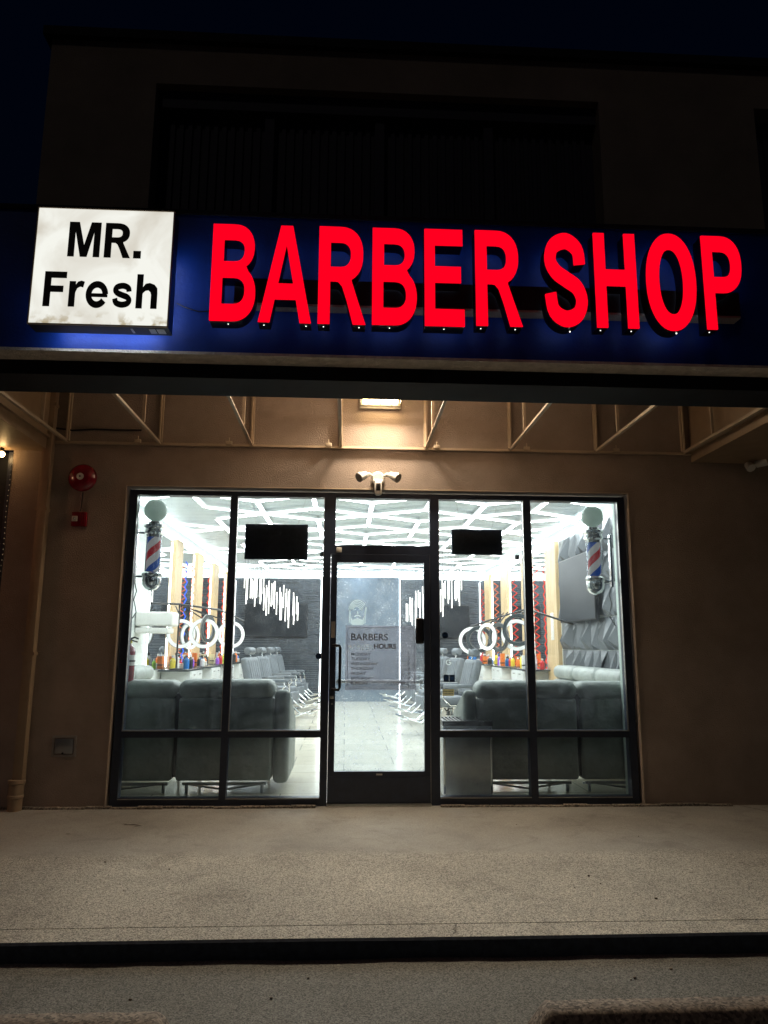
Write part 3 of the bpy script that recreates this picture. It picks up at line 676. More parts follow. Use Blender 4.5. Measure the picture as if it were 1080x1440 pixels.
# stickers on the glass
def sticker(label, x, z, fn, group=None, y=.0865):
    t = thing('window_sticker', label, 'sticker', (x, y, z), group); fn(t, x, y, z); return t
def round_st(t, x, y, z):
    part('disc', 'decal_navy', t, lambda b: b.lathe([(.030, 0), (.030, .001)], (x, y, z), 'y', 24)); part('emblem', 'decal_blue', t, lambda b: b.box(x-.014, x+.012, y-.001, y-.0002, z-.006, z+.008))
sticker('round dark blue sticker on the pane left of the door, beside its frame', -.245, 1.303, round_st)
sticker('round dark blue sticker on the pane right of the door, below the black display', .928, 1.50, round_st)
def g_st(t, x, y, z):
    pts = [(.021*math.cos(rad(a)), .021*math.sin(rad(a))) for a in range(45, 350, 15)]
    c = stroke(pts, .009, smooth=False)
    part('letter', 'decal_white', t, lambda b: (flat(b, [(x+p, z+q) for p, q in c], y), b.box(x+.002, x+.026, y, y+.0008, z-.006, z+.002)))
sticker('white letter G sticker on the glass right of the door', .958, 1.253, g_st)
sticker('small navy square sticker pair below the letter G on the glass', .955, 1.11, lambda t, x, y, z: (part('backing', 'decal_navy', t, lambda b: (b.box(x-.045, x+.005, y, y+.001, z-.035, z+.03), b.box(x+.008, x+.06, y, y+.001, z-.035, z+.03))), part('emblem', 'decal_blue', t, lambda b: (b.lathe([(.018, 0), (.018, .0006)], (x-.02, y-.0008, z), 'y', 18), b.box(x+.018, x+.05, y-.0008, y-.0002, z-.018, z+.012)))))
def award(t, x, y, z):
    part('backing', 'decal_cream', t, lambda b: b.box(x-.05, x+.055, y, y+.001, z-.03, z+.03))
    part('lettering', 'decal_grey', t, lambda b: [b.box(x-.042+k*.013, x-.034+k*.013, y-.0008, y-.0002, z+dz, z+dz+.010) for dz in (.006, -.016) for k in range(7)])
sticker('small cream award sticker with two dark lines on the glass right of the door', .95, .98, award)
def crest(t, x, y, z):
    part('mark', 'decal_grey', t, lambda b: (flat(b, [(x-.04, z+.03), (x-.03, z+.035), (x-.015, z+.012), (x+.01, z+.032), (x+.045, z+.03), (x+.045, z+.024), (x+.012, z+.024), (x-.012, z), (x-.02, z)], y), b.box(x-.02, x+.05, y, y+.001, z-.03, z-.024), b.box(x-.015, x-.008, y, y+.001, z-.024, z-.002), b.box(x+.008, x+.015, y, y+.001, z-.024, z+.004), b.box(x+.03, x+.037, y, y+.001, z-.024, z+.0)))
sticker('small dark line emblem sticker low on the glass above the steel bin', .95, .81, crest)

# black LED display boards in the windows
def board(x0, x1, z0, z1, label, cord):
    t = thing('display_board', label, 'display board', ((x0+x1)/2, .13, z0), 'unlit display boards hung in the windows')
    boxpart('housing', 'black_matte', t, x0, x1, .105, .150, z0, z1, r=.004)
    def g(b):
        nx = int((x1-x0)/.02); nz = int((z1-z0)/.02)
        for i in range(nx-1):
            for k in range(nz-1): b.box(x0+.014+i*.02, x0+.022+i*.02, .1035, .1049, z0+.014+k*.02, z0+.024+k*.02)
    part('pixel_grid', 'decal_grey', t, g, smooth=0)
    part('power_cord', 'black', t, lambda b: (b.tube(cord, .0035, 5), b.rbox(cord[-1][0]-.02, cord[-1][0]+.02, .12, .15, cord[-1][2]-.015, cord[-1][2]+.03, r=.004)))
    for x, dx in ((x0+.1, -.06), (x1-.1, .08)): part('hanging_wire', 'grey_plastic', t, lambda b: b.tube([(x, .13, z1-.001), (x+dx, .13, 2.82)], .0012, 4))
board(-.965, -.372, 2.198, 2.535, 'larger black unlit display board in the window left of the door', [(-.46, .14, 2.198), (-.43, .14, 2.16), (-.40, .14, 2.15), (-.36, .14, 2.165), (-.30, .14, 2.17), (-.24, .14, 2.20), (-.235, .14, 2.25)])
board(1.005, 1.492, 2.265, 2.51, 'smaller black unlit display board in the window right of the door', [(1.50, .14, 2.27), (1.53, .14, 2.24), (1.58, .14, 2.20), (1.62, .14, 2.19), (1.64, .14, 2.24)])

# ================================================================= THINGS ON THE FACADE
# soffit grid frame
gr = thing('soffit_grid', 'open cream metal soffit grid of bars hung under the canopy', 'metal frame', (.3, -.7, 3.27))
BX = [-2.64, -1.78, -.92, -.075, .745, 1.565, 2.41, 3.28]
part('wall_rail', 'cream_metal', gr, lambda b: (b.box(-2.79, 3.35, -.035, -.0008, 3.255, 3.262), b.box(-2.79, 3.35, -.006, -.0008, 3.262, 3.285)))
for x in BX:
    part('cross_bar', 'cream_metal', gr, lambda b: (b.box(x-.014, x+.014, -1.449, -.036, 3.263, 3.269), b.box(x-.003, x+.003, -1.449, -.036, 3.269, 3.296)))
    part('wall_post', 'cream_metal', gr, lambda b: (b.box(x-.018, x+.018, -.032, -.0008, 3.286, 4.179), b.box(x-.004, x+.004, -.055, -.032, 3.286, 4.179)))
    if x not in (-.075,):
        part('hanger', 'cream_metal', gr, lambda b: b.box(x-.012, x+.012, -.62, -.60, 3.2965, 4.179))
for x in (-1.98, -1.13, -.19, .85, 1.72, 2.6):
    part('bracket', 'cream_metal', gr, lambda b: (b.rbox(x-.03, x+.03, -.06, -.0362, 3.265, 3.30, r=.004), b.cyl((x, -.045, 3.30), (x, -.045, 3.335), .006, 8)))
loose('cable', 'black', 'black cable run across the upper wall at left above the rail', 'cable', lambda b: b.tube([(-2.79, -.015, 3.41), (-2.6, -.015, 3.385), (-2.4, -.02, 3.40), (-2.2, -.02, 3.395), (-1.96, -.018, 3.40)], .008, 6), loc=(-2.4, -.015, 3.4))

# wall lamp
lp = thing('wall_lamp', 'bright warm wall pack lamp glowing on the stucco above the door', 'lamp', (.30, 0, 3.70))
part('housing', 'grey_plastic', lp, lambda b: (b.rbox(.105, .495, -.33, -.0008, 3.96, 4.04, r=.012), b.rbox(.10, .50, -.04, -.0008, 3.655, 3.9595, r=.008)))
part('lens', 'lamp', lp, lambda b: b.box(.1305, .4695, -.135, -.05, 3.70, 3.73))
part('front_lens', 'lamp_front', lp, lambda b: b.add([(.1305, -.14, 3.735), (.4695, -.14, 3.735), (.4695, -.325, 3.955), (.1305, -.325, 3.955)], [(0, 1, 2, 3)]), smooth=0)
part('reflector', 'grey_plastic', lp, lambda b: (b.add([(.12, -.135, 3.735), (.48, -.135, 3.735), (.48, -.32, 3.958), (.12, -.32, 3.958), (.12, -.06, 3.735), (.48, -.06, 3.735), (.12, -.06, 3.958), (.48, -.06, 3.958)], [(0, 1, 2, 3), (0, 3, 6, 4), (1, 5, 7, 2), (4, 6, 7, 5)]), b.add([(.1302, -.14, 3.735), (.1302, -.33, 3.735), (.1302, -.33, 3.958), (.1302, -.325, 3.958)], [(0, 1, 2, 3)]), b.add([(.4698, -.14, 3.735), (.4698, -.33, 3.735), (.4698, -.33, 3.958), (.4698, -.325, 3.958)], [(0, 1, 2, 3)])))
part('lens_guard', 'grey_plastic', lp, lambda b: (b.tube([(.11, -.05, 3.685), (.49, -.05, 3.685), (.49, -.33, 3.685), (.11, -.33, 3.685)], .007, 6, closed=True), [b.tube([(x, -.05, 3.684), (x, -.335, 3.684), (x, -.335, 3.95)], .004, 5) for x in (.19, .30, .41)]))

# flood light camera
fc = thing('floodlight_camera', 'white twin floodlight security camera mounted above the shop door', 'security camera', (.285, 0, 2.95))
part('base', 'white_plastic', fc, lambda b: b.lathe([(.058, 0), (.066, -.012), (.064, -.045), (.045, -.062), (.0, -.064)], (.285, -.0008, 2.965), 'y', 24))
for s in (-1, 1):
    h = part('lamp_head', 'white_plastic', fc, lambda b: (b.cyl((.285+s*.115, -.10, 2.985), (.285+s*.185, -.15, 2.945), .032, 20, r1=.048), b.cyl((.285+s*.055, -.05, 2.99), (.285+s*.125, -.10, 2.985), .014, 10), b.ball((.285+s*.088, -.075, 2.99), .022, 8)))
    part('lens', 'grey_plastic', h, lambda b: b.cyl((.285+s*.1851, -.1501, 2.9449), (.285+s*.188, -.152, 2.943), .043, 20))
part('camera_body', 'white_plastic', fc, lambda b: (b.rbox(.250, .320, -.115, -.062, 2.79, 2.93, r=.022, seg=3), b.rbox(.235, .335, -.10, -.045, 2.905, 2.945, r=.012)))
part('camera_lens', 'black', fc, lambda b: (b.rbox(.264, .306, -.119, -.1152, 2.83, 2.90, r=.0015), b.lathe([(.014, 0), (.012, -.005)], (.285, -.119, 2.88), 'y', 16)))

# fire bell, strobe, water box
fb = thing('fire_bell', 'round red fire alarm bell on the brown wall left of the window', 'alarm bell', (-2.46, 0, 2.92))
part('gong', 'red_paint', fb, lambda b: b.lathe([(.118, -.045), (.130, -.050), (.130, -.060), (.120, -.078), (.095, -.10), (.05, -.115), (.0, -.118)], (-2.46, 0, 2.92), 'y', 40))
part('back_box', 'red_paint', fb, lambda b: b.rbox(-2.51, -2.41, -.0449, -.0008, 2.87, 2.97, r=.006))
part('hub', 'white_plastic', fb, lambda b: b.lathe([(.032, -.114), (.032, -.120), (.012, -.124)], (-2.46, 0, 2.92), 'y', 20))
part('hub_mark', 'letter_black', fb, lambda b: b.lathe([(.013, -.1245), (.013, -.127)], (-2.46, 0, 2.92), 'y', 3))
part('conduit', 'black', fb, lambda b: b.tube([(-2.46, -.02, 2.79), (-2.465, -.02, 2.70), (-2.47, -.02, 2.61)], .009, 8))
st = thing('alarm_strobe', 'small red fire alarm horn strobe below the round bell', 'alarm strobe', (-2.47, 0, 2.53))
part('body', 'red_paint', st, lambda b: (b.rbox(-2.535, -2.40, -.05, -.0008, 2.465, 2.60, r=.006), [b.rbox(-2.455+k*.018, -2.443+k*.018, -.068, -.0502, 2.47, 2.595, r=.003) for k in range(3)]))
part('strobe_lens', 'white_plastic', st, lambda b: (b.rbox(-2.527, -2.475, -.066, -.0502, 2.51, 2.56, r=.006), ))
part('strobe_bulb', 'chrome', st, lambda b: b.ball((-2.501, -.066, 2.535), .013, 8))
wb_ = thing('hose_bib_box', 'small square metal hose bib cover set low in the wall beside the downspout', 'wall box', (-2.46, 0, .45))
part('frame', 'grey_plastic', wb_, lambda b: (b.box(-2.555, -2.535, -.012, -.0008, .43, .61), b.box(-2.365, -2.345, -.012, -.0008, .43, .61), b.box(-2.535, -2.365, -.012, -.0008, .59, .61), b.box(-2.535, -2.365, -.012, -.0008, .43, .45)))
part('cover', 'steel', wb_, lambda b: (b.rbox(-2.527, -2.373, -.016, -.0009, .458, .582, r=.004), b.box(-2.40, -2.395, -.02, -.0162, .47, .575)))
part('latch', 'black', wb_, lambda b: b.lathe([(.008, -.0162), (.008, -.024)], (-2.455, 0, .463), 'y', 10))

# downspout with cast boot
ds = thing('downspout', 'tan square metal downspout running down the wall into a short boot', 'downspout', (-2.78, 0, 0))
part('pipe', 'tan_metal', ds, lambda b: b.rbox(-2.835, -2.752, -.095, -.012, .20, 4.17, r=.004))
part('boot', 'tan_metal', ds, lambda b: (b.lathe([(.058, 0.001), (.060, .10), (.066, .105), (.066, .125), (.060, .13), (.062, .215), (.070, .225), (.070, .252), (.060, .255)], (-2.80, -.075, 0), 'z', 20)))
for z in (1.3, 2.6, 3.6): part('strap', 'tan_metal', ds, lambda b: (b.box(-2.85, -2.74, -.098, -.0955, z, z+.03), b.box(-2.752, -2.748, -.0955, -.0008, z, z+.03), b.box(-2.85, -2.836, -.0955, -.0008, z, z+.03)))
# tiny string light along neighbour's edge
sl = thing('string_light', 'thin string of tiny warm bulbs down the edge at far left', 'string light', (-3.14, 0, 1.6))
part('wire', 'black', sl, lambda b: b.tube([(-3.138+.004*math.sin(z*9), -.006, z) for z in [1.7+.06*k for k in range(25)]], .003, 4))
part('bulb', 'fairy', sl, lambda b: [b.ball((-3.138+.004*math.sin(z*9), -.012, z), .0035, 4) for z in [1.75+.05*k for k in range(29)]]).__setitem__('kind', 'stuff')
nb = thing('bare_bulb', 'glowing warm bulb under the canopy at the far left edge', 'lamp', (-3.20, -.05, 3.17))
part('socket', 'black', nb, lambda b: b.cyl((-3.20, -.08, 3.18), (-3.20, -.08, 3.15), .018, 10))
part('bulb', 'bulb', nb, lambda b: b.ball((-3.20, -.08, 3.125), .026, 8))
added_bulb = thing('bare_bulb', 'added warm reddish bulb beyond the left edge, tinting the pavement', 'lamp', (-4.6, -1.2, 3.17))  # added out of view to redden the pavement at left
part('socket', 'black', added_bulb, lambda b: b.cyl((-4.6, -1.2, 3.184), (-4.6, -1.2, 3.14), .02, 10))
part('bulb', 'bulb_added', added_bulb, lambda b: b.ball((-4.6, -1.2, 3.10), .035, 8))
# twin floodlight far right (unlit)
fr_ = thing('flood_light', 'unlit pale twin floodlight on the wall under the right soffit', 'flood light', (3.94, 0, 3.12))
part('base', 'grey_plastic', fr_, lambda b: b.lathe([(.04, -.0008), (.04, -.03), (.02, -.045)], (3.93, 0, 3.145), 'y', 16))
part('lamp_head', 'white_plastic', fr_, lambda b: b.cyl((3.87, -.10, 3.15), (3.875, -.15, 3.10), .034, 16, r1=.042))
part('lamp_head', 'white_plastic', fr_, lambda b: (b.cyl((3.95, -.10, 3.15), (4.03, -.14, 3.18), .034, 16, r1=.05), b.cyl((3.87, -.08, 3.155), (3.96, -.08, 3.155), .012, 8)))

# ================================================================= SIGNS ON THE FASCIA
CX0, CX1, CZ0, CZ1, CY = -2.10, -1.20, 3.455, 4.285, -2.245
cb = thing('sign_cabinet', 'white lit box sign with black lettering MR. Fresh on the blue fascia', 'box sign', (CX0, CY, CZ0))
part('case', 'black', cb, lambda b: (b.box(CX0, CX1, CY+.006, CY+.13, CZ0-.004, CZ1+.004)))
part('face', 'sign_face', cb, lambda b: b.rbox(CX0+.004, CX1-.004, CY-.004, CY+.0058, CZ0+.003, CZ1-.003, r=.002, seg=1))
part('retainer', 'cream_metal', cb, lambda b: (b.box(CX0-.004, CX1+.004, CY-.008, CY+.006, CZ1-.003, CZ1+.005), b.box(CX0-.004, CX1+.004, CY-.008, CY+.006, CZ0-.005, CZ0+.003), b.box(CX1-.004, CX1+.004, CY-.008, CY+.006, CZ0+.003, CZ1-.003), b.box(CX0-.004, CX0+.004, CY-.008, CY+.006, CZ0+.003, CZ1-.003)))
part('back_light', 'halo_box', cb, lambda b: (b.box(CX0+.12, CX1-.12, CY+.1302, CY+.139, CZ0+.04, CZ0+.055), b.box(CX1-.055, CX1-.051, CY+.1302, CY+.139, CZ0+.08, CZ1-.2)))
part('mounting_rail', 'black', cb, lambda b: (b.box(CX0+.05, CX1-.05, CY+.1302, FY-.001, CZ0+.25, CZ0+.30), b.box(CX0+.05, CX1-.05, CY+.1302, FY-.001, CZ1-.2, CZ1-.15)))
part('vent', 'alu', cb, lambda b: (b.box(CX1-.13, CX1-.09, CY+.03, CY+.1, CZ0-.0065, CZ0-.0045), b.box(CX1-.08, CX1-.03, CY+.03, CY+.1, CZ0-.0065, CZ0-.0045), b.box(CX1-.25, CX1-.235, CY+.03, CY+.1, CZ0-.0065, CZ0-.0045)))
def word(items, z, parent):
    b = MB()
    for ch, x, w, h in items:
        cs_ = glyph(ch, w, h)
        if ch in 'erhs':   # strokes that touch: one slab each
            for q, c_ in enumerate(cs_): mesh_add(b, outline([c_], .003), (x, CY-.0065-.0004*q, z))
        else: mesh_add(b, outline(cs_, .003, .002), (x, CY-.0065, z))
    return b.build('lettering', 'letter_black', parent, 0)
word([('M', -1.883, .205, .248), ('R', -1.645, .168, .248), ('.', -1.452, .046, .05)], 3.935, cb)
word([('F', -2.014, .138, .243), ('r', -1.853, .098, .18), ('e', -1.742, .142, .18), ('s', -1.572, .130, .18), ('h', -1.416, .138, .243)], 3.577, cb)

rw = thing('sign_raceway', 'long dark box raceway behind the red letters on the fascia', 'raceway', (1.0, -2.1, 3.70))
part('box', 'dark_beam', rw, lambda b: b.box(-.80, 2.77, -2.10, FY-.001, 3.715, 3.895))
part('base_strip', 'grey_plastic', rw, lambda b: b.box(-.80, 2.77, -2.10, FY-.001, 3.70, 3.7148))
def chan(ch, x0, x1, z0, z1, label):
    y0 = -2.240; yb = -2.118
    t = thing('sign_letter', label, 'sign letter', ((x0+x1)/2, y0, z0), 'red lit letters spelling the shop sign')
    me = outline(glyph(ch, x1-x0, z1-z0), .012); b = MB(); mesh_add(b, me, (x0, y0, z0)); b.build('face', 'red_face', t, 0)
    me = outline(glyph(ch, x1-x0, z1-z0), yb-y0-.012); b = MB(); mesh_add(b, me, (x0, (yb+y0)/2+.003, z0)); b.build('return', 'black', t, 40)
    me = outline(glyph(ch, (x1-x0), (z1-z0)), .002, -.018); b = MB(); mesh_add(b, me, (x0, yb+.003, z0)); b.build('back_light', 'halo', t, 0)
    foot = {'A': (.1, .9), 'R': (.12, .87), 'H': (.13, .87), 'P': (.13,), 'B': (.4,), 'E': (.5,), 'S': (.6,), 'O': (.6,)}[ch]
    def pins(b):
        for f in foot:
            zz = z0-.002 if ch not in 'SO' else z0-.014
            b.box(x0+(x1-x0)*f-.0028, x0+(x1-x0)*f+.0028, y0+.045, y0+.051, zz, zz+.006)
    part('drain_light', 'pin', t, pins, smooth=0)
    return t
ZB, ZT = 3.495, 4.195
L10 = [('B', -.934, -.638, 3.512, 4.209, 'first red letter B, leftmost of the BARBER SHOP letters'), ('A', -.613, -.262, 3.511, 4.212, 'red letter A, second letter of the sign after the first B'),
       ('R', -.218, .101, 3.511, 4.217, 'red letter R right after the A, middle of BARBER'), ('B', .145, .447, 3.514, 4.219, 'second red letter B, fourth letter, left of the E'),
       ('E', .501, .771, 3.516, 4.224, 'red letter E between the second B and the last R'), ('R', .850, 1.166, 3.527, 4.227, 'last red letter R, ending the word BARBER'),
       ('S', 1.322, 1.625, 3.533, 4.228, 'red letter S, first letter of the word SHOP'), ('H', 1.679, 1.970, 3.537, 4.236, 'red letter H between the S and the O'),
       ('O', 2.040, 2.389, 3.541, 4.235, 'red letter O, round, third letter of SHOP'), ('P', 2.447, 2.721, 3.545, 4.241, 'red letter P, rightmost letter of the sign')]
for ch, a, c, zb_, zt_, lab in L10: chan(ch, a, c, zb_, zt_, lab)
loose('sign_wire', 'black', 'thin black wire sagging on the fascia between box sign and letter B', 'wire', lambda b: b.tube([(-1.21, -2.004, 3.74), (-1.15, -2.006, 3.71), (-1.05, -2.006, 3.68), (-.95, -2.006, 3.69), (-.88, -2.006, 3.70)], .004, 5), loc=(-1.05, -2.0, 3.7))

# ================================================================= INTERIOR
IX0, IX1, IY0, IY1, IC = -2.95, 3.60, .24, 13.0, 3.36
struct('floor', 'tile', lambda b: b.box(IX0-.1, IX1+.1, .10, IY1+.1, -.05, .004))
def _inner(b):
    b.box(IX0-.12, IX0, .221, IY1, .0045, IC+.2); b.box(IX1, IX1+.12, .221, IY1, .0045, IC+.2)
    b.box(IX0-.12, IX1+.12, IY1, IY1+.12, .0045, IC+.2)
    b.box(IX0, OX0-.05, .2205, .26, .0045, IC); b.box(OX1+.05, IX1, .2205, .26, .0045, IC); b.box(OX0-.05, OX1+.05, .2205, .26, 2.87, IC)
part('interior_wall', 'white_wall', bld, _inner)
part('interior_pier', 'pale_green', bld, lambda b: (b.rbox(-2.32, -2.085, .261, .50, .005, IC-.001, r=.004), b.rbox(2.725, 2.96, .261, .50, .005, IC-.001, r=.004)))
part('window_board', 'white_wall', bld, lambda b: (b.box(OX0+.001, OX0+.018, .15, .2595, .005, 2.86), b.box(OX1-.018, OX1-.001, .15, .2595, .005, 2.86)))
boxpart('ceiling', 'ceiling', bld, IX0, IX1, .2605, IY1-.001, IC, IC+.05)
boxpart('interior_roof', 'dark_beam', bld, IX0-.12, IX1+.12, .221, IY1+.12, IC+.21, IC+.3)
# slat walls either side of a plain navy centre panel
def _slats(b):
    for a, c in ((IX0+.01, -.68), (1.45, IX1-.01)):
        z = .01
        while z < 3.17:
            h = rng.choice((.03, .045, .06)); x = a
            while x < c:
                w = min(c-x, rng.uniform(.25, .6)); b.box(x, x+w-.003, IY1-.02-rng.uniform(.005, .04), IY1-.001, z, z+h-.004); x += w
            z += h
part('slat_wall', 'slat', bld, _slats, smooth=0)
part('centre_panel', 'navy', bld, lambda b: b.box(-.64, 1.40, IY1-.30, IY1-.001, .0045, 3.20))
part('corner_light', 'cove', bld, lambda b: (b.box(-.665, -.6405, IY1-.30, IY1-.27, .01, 3.2), b.box(1.4005, 1.425, IY1-.30, IY1-.27, .01, 3.2)))
# cove lights
part('cove_light', 'cove', bld, lambda b: (b.box(IX0+.005, IX0+.045, 1.0, IY1-.05, 3.19, 3.225), b.box(IX1-.045, IX1-.005, 1.0, IY1-.05, 3.19, 3.225), b.box(IX0+.05, IX1-.05, IY1-.06, IY1-.045, 3.21, 3.27)))
# wooden posts
LP = [(5.72, 6.25), (7.55, 8.15), (9.4, 9.98), (11.3, 11.9)]
RP = [(5.45, 6.1), (7.35, 7.95), (9.3, 9.95), (11.3, 11.95)]
for a, c in LP: boxpart('wood_post', 'wood', bld, IX0+.0005, IX0+.07, a, c, .0045, 3.18)
for a, c in RP: boxpart('wood_post', 'wood', bld, IX1-.07, IX1-.0005, a, c, .0045, 3.18)
# faceted grey panels on the right wall
def _facet(b):
    y0, y1, z0, z1 = 1.4, 5.38, .005, 3.17; cs = .36
    ny, nz = int((y1-y0)/.30), int((z1-z0)/.44); r = random.Random(3)
    for j in range(ny):
        for k in range(nz):
            ya, yb = y0+(y1-y0)*j/ny, y0+(y1-y0)*(j+1)/ny; za, zb = z0+(z1-z0)*k/nz, z0+(z1-z0)*(k+1)/nz
            X = IX1-.012
            P = [(X, ya+.004, za+.004), (X, yb-.004, za+.004), (X, yb-.004, zb-.004), (X, ya+.004, zb-.004)]
            t = [(r.uniform(.2, .8), r.uniform(.15, .85)) for _ in range(2)]
            c1 = (X-r.uniform(.06, .15), ya+(yb-ya)*t[0][0], za+(zb-za)*t[0][1]*.5); c2 = (X-r.uniform(.015, .08), ya+(yb-ya)*t[1][0], zb-(zb-za)*t[1][1]*.5)
            n = r.random() < .5
            f = [(0, 1, 4), (1, 5, 4), (1, 2, 5), (2, 3, 5), (3, 4, 5), (3, 0, 4)]
            b.add(P+[c1, c2], f)
part('faceted_wall', 'panel_grey', bld, _facet, smooth=0)

# LED ceiling lattice
lt = thing('ceiling_light_grid', 'white LED tube lattice covering the whole shop ceiling', 'ceiling light', (.33, 6, 3.3))
TS = .77; PY = 2.85; DX = .33; segs = []
for c in range(-4, 5):
    x = DX+c*TS
    if not (IX0+.2 < x < IX1-.1): continue
    base = 3.83-PY if c % 2 == 0 else 3.83-PY*1.5
    for k in range(0, 5):
        y = base+PY*k
        if y > 12.6: continue
        segs.append(((x, max(.9, y-.95)), (x, min(12.8, y+.95))))
        for sx_ in (-1, 1):
            for sy in (-1, 1):
                x2, y2 = x+sx_*TS, y+sy*.475
                x2 = min(max(x2, IX0+.06), IX1-.06)
                if y2 < .6: continue
                segs.append(((x, y), (x2, y2)))
segs.sort(key=lambda s_: min(s_[0][1], s_[1][1]))
def tube_box(b, p, q, w=.028, z0=3.285, z1=3.315):
    p, q = Vector(p), Vector(q); d = (q-p).normalized(); n = Vector((-d.y, d.x))*w; p = p+d*.02; q = q-d*.02
    vs = [(*(p+n), z0), (*(p-n), z0), (*(q-n), z0), (*(q+n), z0), (*(p+n), z1), (*(p-n), z1), (*(q-n), z1), (*(q+n), z1)]
    b.mi = 0; b.add(vs, [(0, 1, 2, 3)]); b.mi = 2; b.add(vs, [(1, 5, 6, 2), (3, 7, 4, 0)]); b.mi = 1; b.add(vs, [(4, 7, 6, 5), (0, 4, 5, 1), (2, 6, 7, 3)])
for p, q in segs[:98]: part('light_tube', ['tube', 'white_plastic', 'tube_side'], lt, lambda b: tube_box(b, p, q), smooth=0)
rest = part('light_tube', ['tube', 'white_plastic', 'tube_side'], lt, lambda b: [tube_box(b, p, q) for p, q in segs[98:]], smooth=0); rest['kind'] = 'stuff'
part('suspension_wire', 'grey_plastic', lt, lambda b: [b.tube([(p[0], p[1], 3.316), (p[0]+rng.uniform(-.02, .02), p[1], IC)], .002, 4) for p, q in segs[::3]])['kind'] = 'stuff'
# ceiling vent
cv = thing('ceiling_vent', 'small rectangular vent grille in the ceiling above the door', 'vent', (.05, 2.35, 3.33))
part('frame', 'grey_plastic', cv, lambda b: (b.box(-.15, .17, 2.13, 2.15, 3.335, 3.359), b.box(-.15, .17, 2.30, 2.32, 3.335, 3.359)))
part('grille', 'white_plastic', cv, lambda b: [b.box(-.15+k*.04, -.135+k*.04, 2.151, 2.299, 3.337, 3.355) for k in range(8)])

# chandeliers of hanging glowing rods
def chandelier(cx_, cy_, label, flip):
    t = thing('rod_chandelier', label, 'chandelier', (cx_, cy_, 3.36), 'hanging rod chandeliers')
    part('ceiling_plate', 'alu', t, lambda b: b.rbox(cx_-.6, cx_+.6, cy_-.2, cy_+.2, 3.325, 3.359, r=.005))
    r = random.Random(11)
    for k in range(40):
        u = k/39; x = cx_+flip*(-.55+1.1*u)+r.uniform(-.03, .03); y = cy_+r.uniform(-.18, .18); top = 2.85-.55*u+r.uniform(-.12, .15); ln = r.choice((.35, .45, .55))
        rod = part('light_rod', 'warm_tube', t, lambda b: b.cyl((x, y, top-ln), (x, y, top), .0085, 8))
        part('cord', 'black', rod, lambda b: b.cyl((x, y, top+.0005), (x, y, 3.325), .002, 4))
chandelier(-1.48, 8.0, 'left hanging cluster of glowing glass rods, behind the left window', 1)
chandelier(1.78, 8.0, 'right hanging cluster of glowing glass rods, seen right of the door', -1)

# televisions
def tv(label, x0, x1, y, z0, z1):
    t = thing('television', label, 'television', ((x0+x1)/2, y, z0), 'televisions on the shop walls')
    boxpart('bezel', 'black', t, x0, x1, y-.05, y-.002, z0, z1, r=.006)
    boxpart('screen', 'screen', t, x0+.015, x1-.015, y-.0525, y-.0502, z0+.02, z1-.015)
tv('dark television on the slatted back wall at left', -2.66, -1.02, IY1-.06, 1.62, 2.5)
tv('dark television on the slatted back wall at right', 1.95, 3.3, IY1-.06, 1.62, 2.5)
t = thing('television', 'large dark television on the faceted grey right wall behind the barber pole', 'television', (IX1-.1, 4.1, 1.75), 'televisions on the shop walls')
boxpart('bezel', 'black', t, IX1-.16, IX1-.10, 3.25, 4.95, 1.78, 2.76, r=.006)
boxpart('screen', mat and 'screen', t, IX1-.1625, IX1-.1602, 3.265, 4.935, 1.80, 2.745)

# mirrors with edge lights, zigzag neon
MLs = [(4.35, 5.62), (6.35, 7.45), (8.25, 9.3), (10.08, 11.2), (12.0, 12.9)]
MRs = [(6.2, 7.25), (8.05, 9.2), (10.05, 11.2), (12.05, 12.9)]
ordn = ['nearest', 'second', 'third', 'fourth', 'farthest']
for side, lst in ((-1, MLs), (1, MRs)):
    xw = IX0 if side < 0 else IX1; sg = -side
    for i, (a, c) in enumerate(lst):
        nm = ordn[i] if i < len(lst)-1 else 'farthest'
        t = thing('wall_mirror', f"{nm} tall edge-lit mirror along the {'left' if side < 0 else 'right'} wall of barber stations", 'mirror', (xw+sg*.02, (a+c)/2, 1.0), 'tall mirrors above the barber stations')
        xs = sorted((xw+sg*.001, xw+sg*.018))
        boxpart('mirror_glass', 'mirror', t, xs[0], xs[1], a, c, 1.02, 3.12)
        xs = sorted((xw+sg*.0185, xw+sg*.03))
        part('edge_light', 'cove', t, lambda b: (b.box(xs[0], xs[1], a, a+.018, 1.05, 3.1), b.box(xs[0], xs[1], c-.018, c, 1.05, 3.1)))
def zig(label, side, y, m, amp=.07, pitch=.15, z0=1.0, z1=2.95):
    xw = IX0+.10 if side < 0 else IX1-.10; pts = []; z = z0; k = 0
    while z < z1: pts.append((xw+.035*math.cos(k*math.pi), y+amp*(1 if k % 2 else -1), z)); z += pitch*.5; k += 1
    loose('zigzag_light', m, label, 'light strip', lambda b: b.tube(pts, .011, 6), 'coiled light strips on the mirrors', (xw, y, z0))
zig('blue coiled light strip on the left wall, nearest the window', -1, 6.45, 'blue_led')
zig('orange coiled light strip between the two nearest left wood posts', -1, 7.0, 'orange_led')
zig('red coiled light strip in the middle of the left wall mirrors', -1, 8.65, 'red_led')
zig('red coiled light strip far along the left wall', -1, 10.5, 'red_led')
zig('red coiled light strip on the right wall, nearest the window', 1, 6.7, 'red_led')
zig('red coiled light strip before the second mirror on the right wall', 1, 8.4, 'red_led')
zig('orange coiled light strip before the third right wall mirror', 1, 10.3, 'orange_led')
zig('red coiled light strip at the far end of the right wall', 1, 12.1, 'red_led')

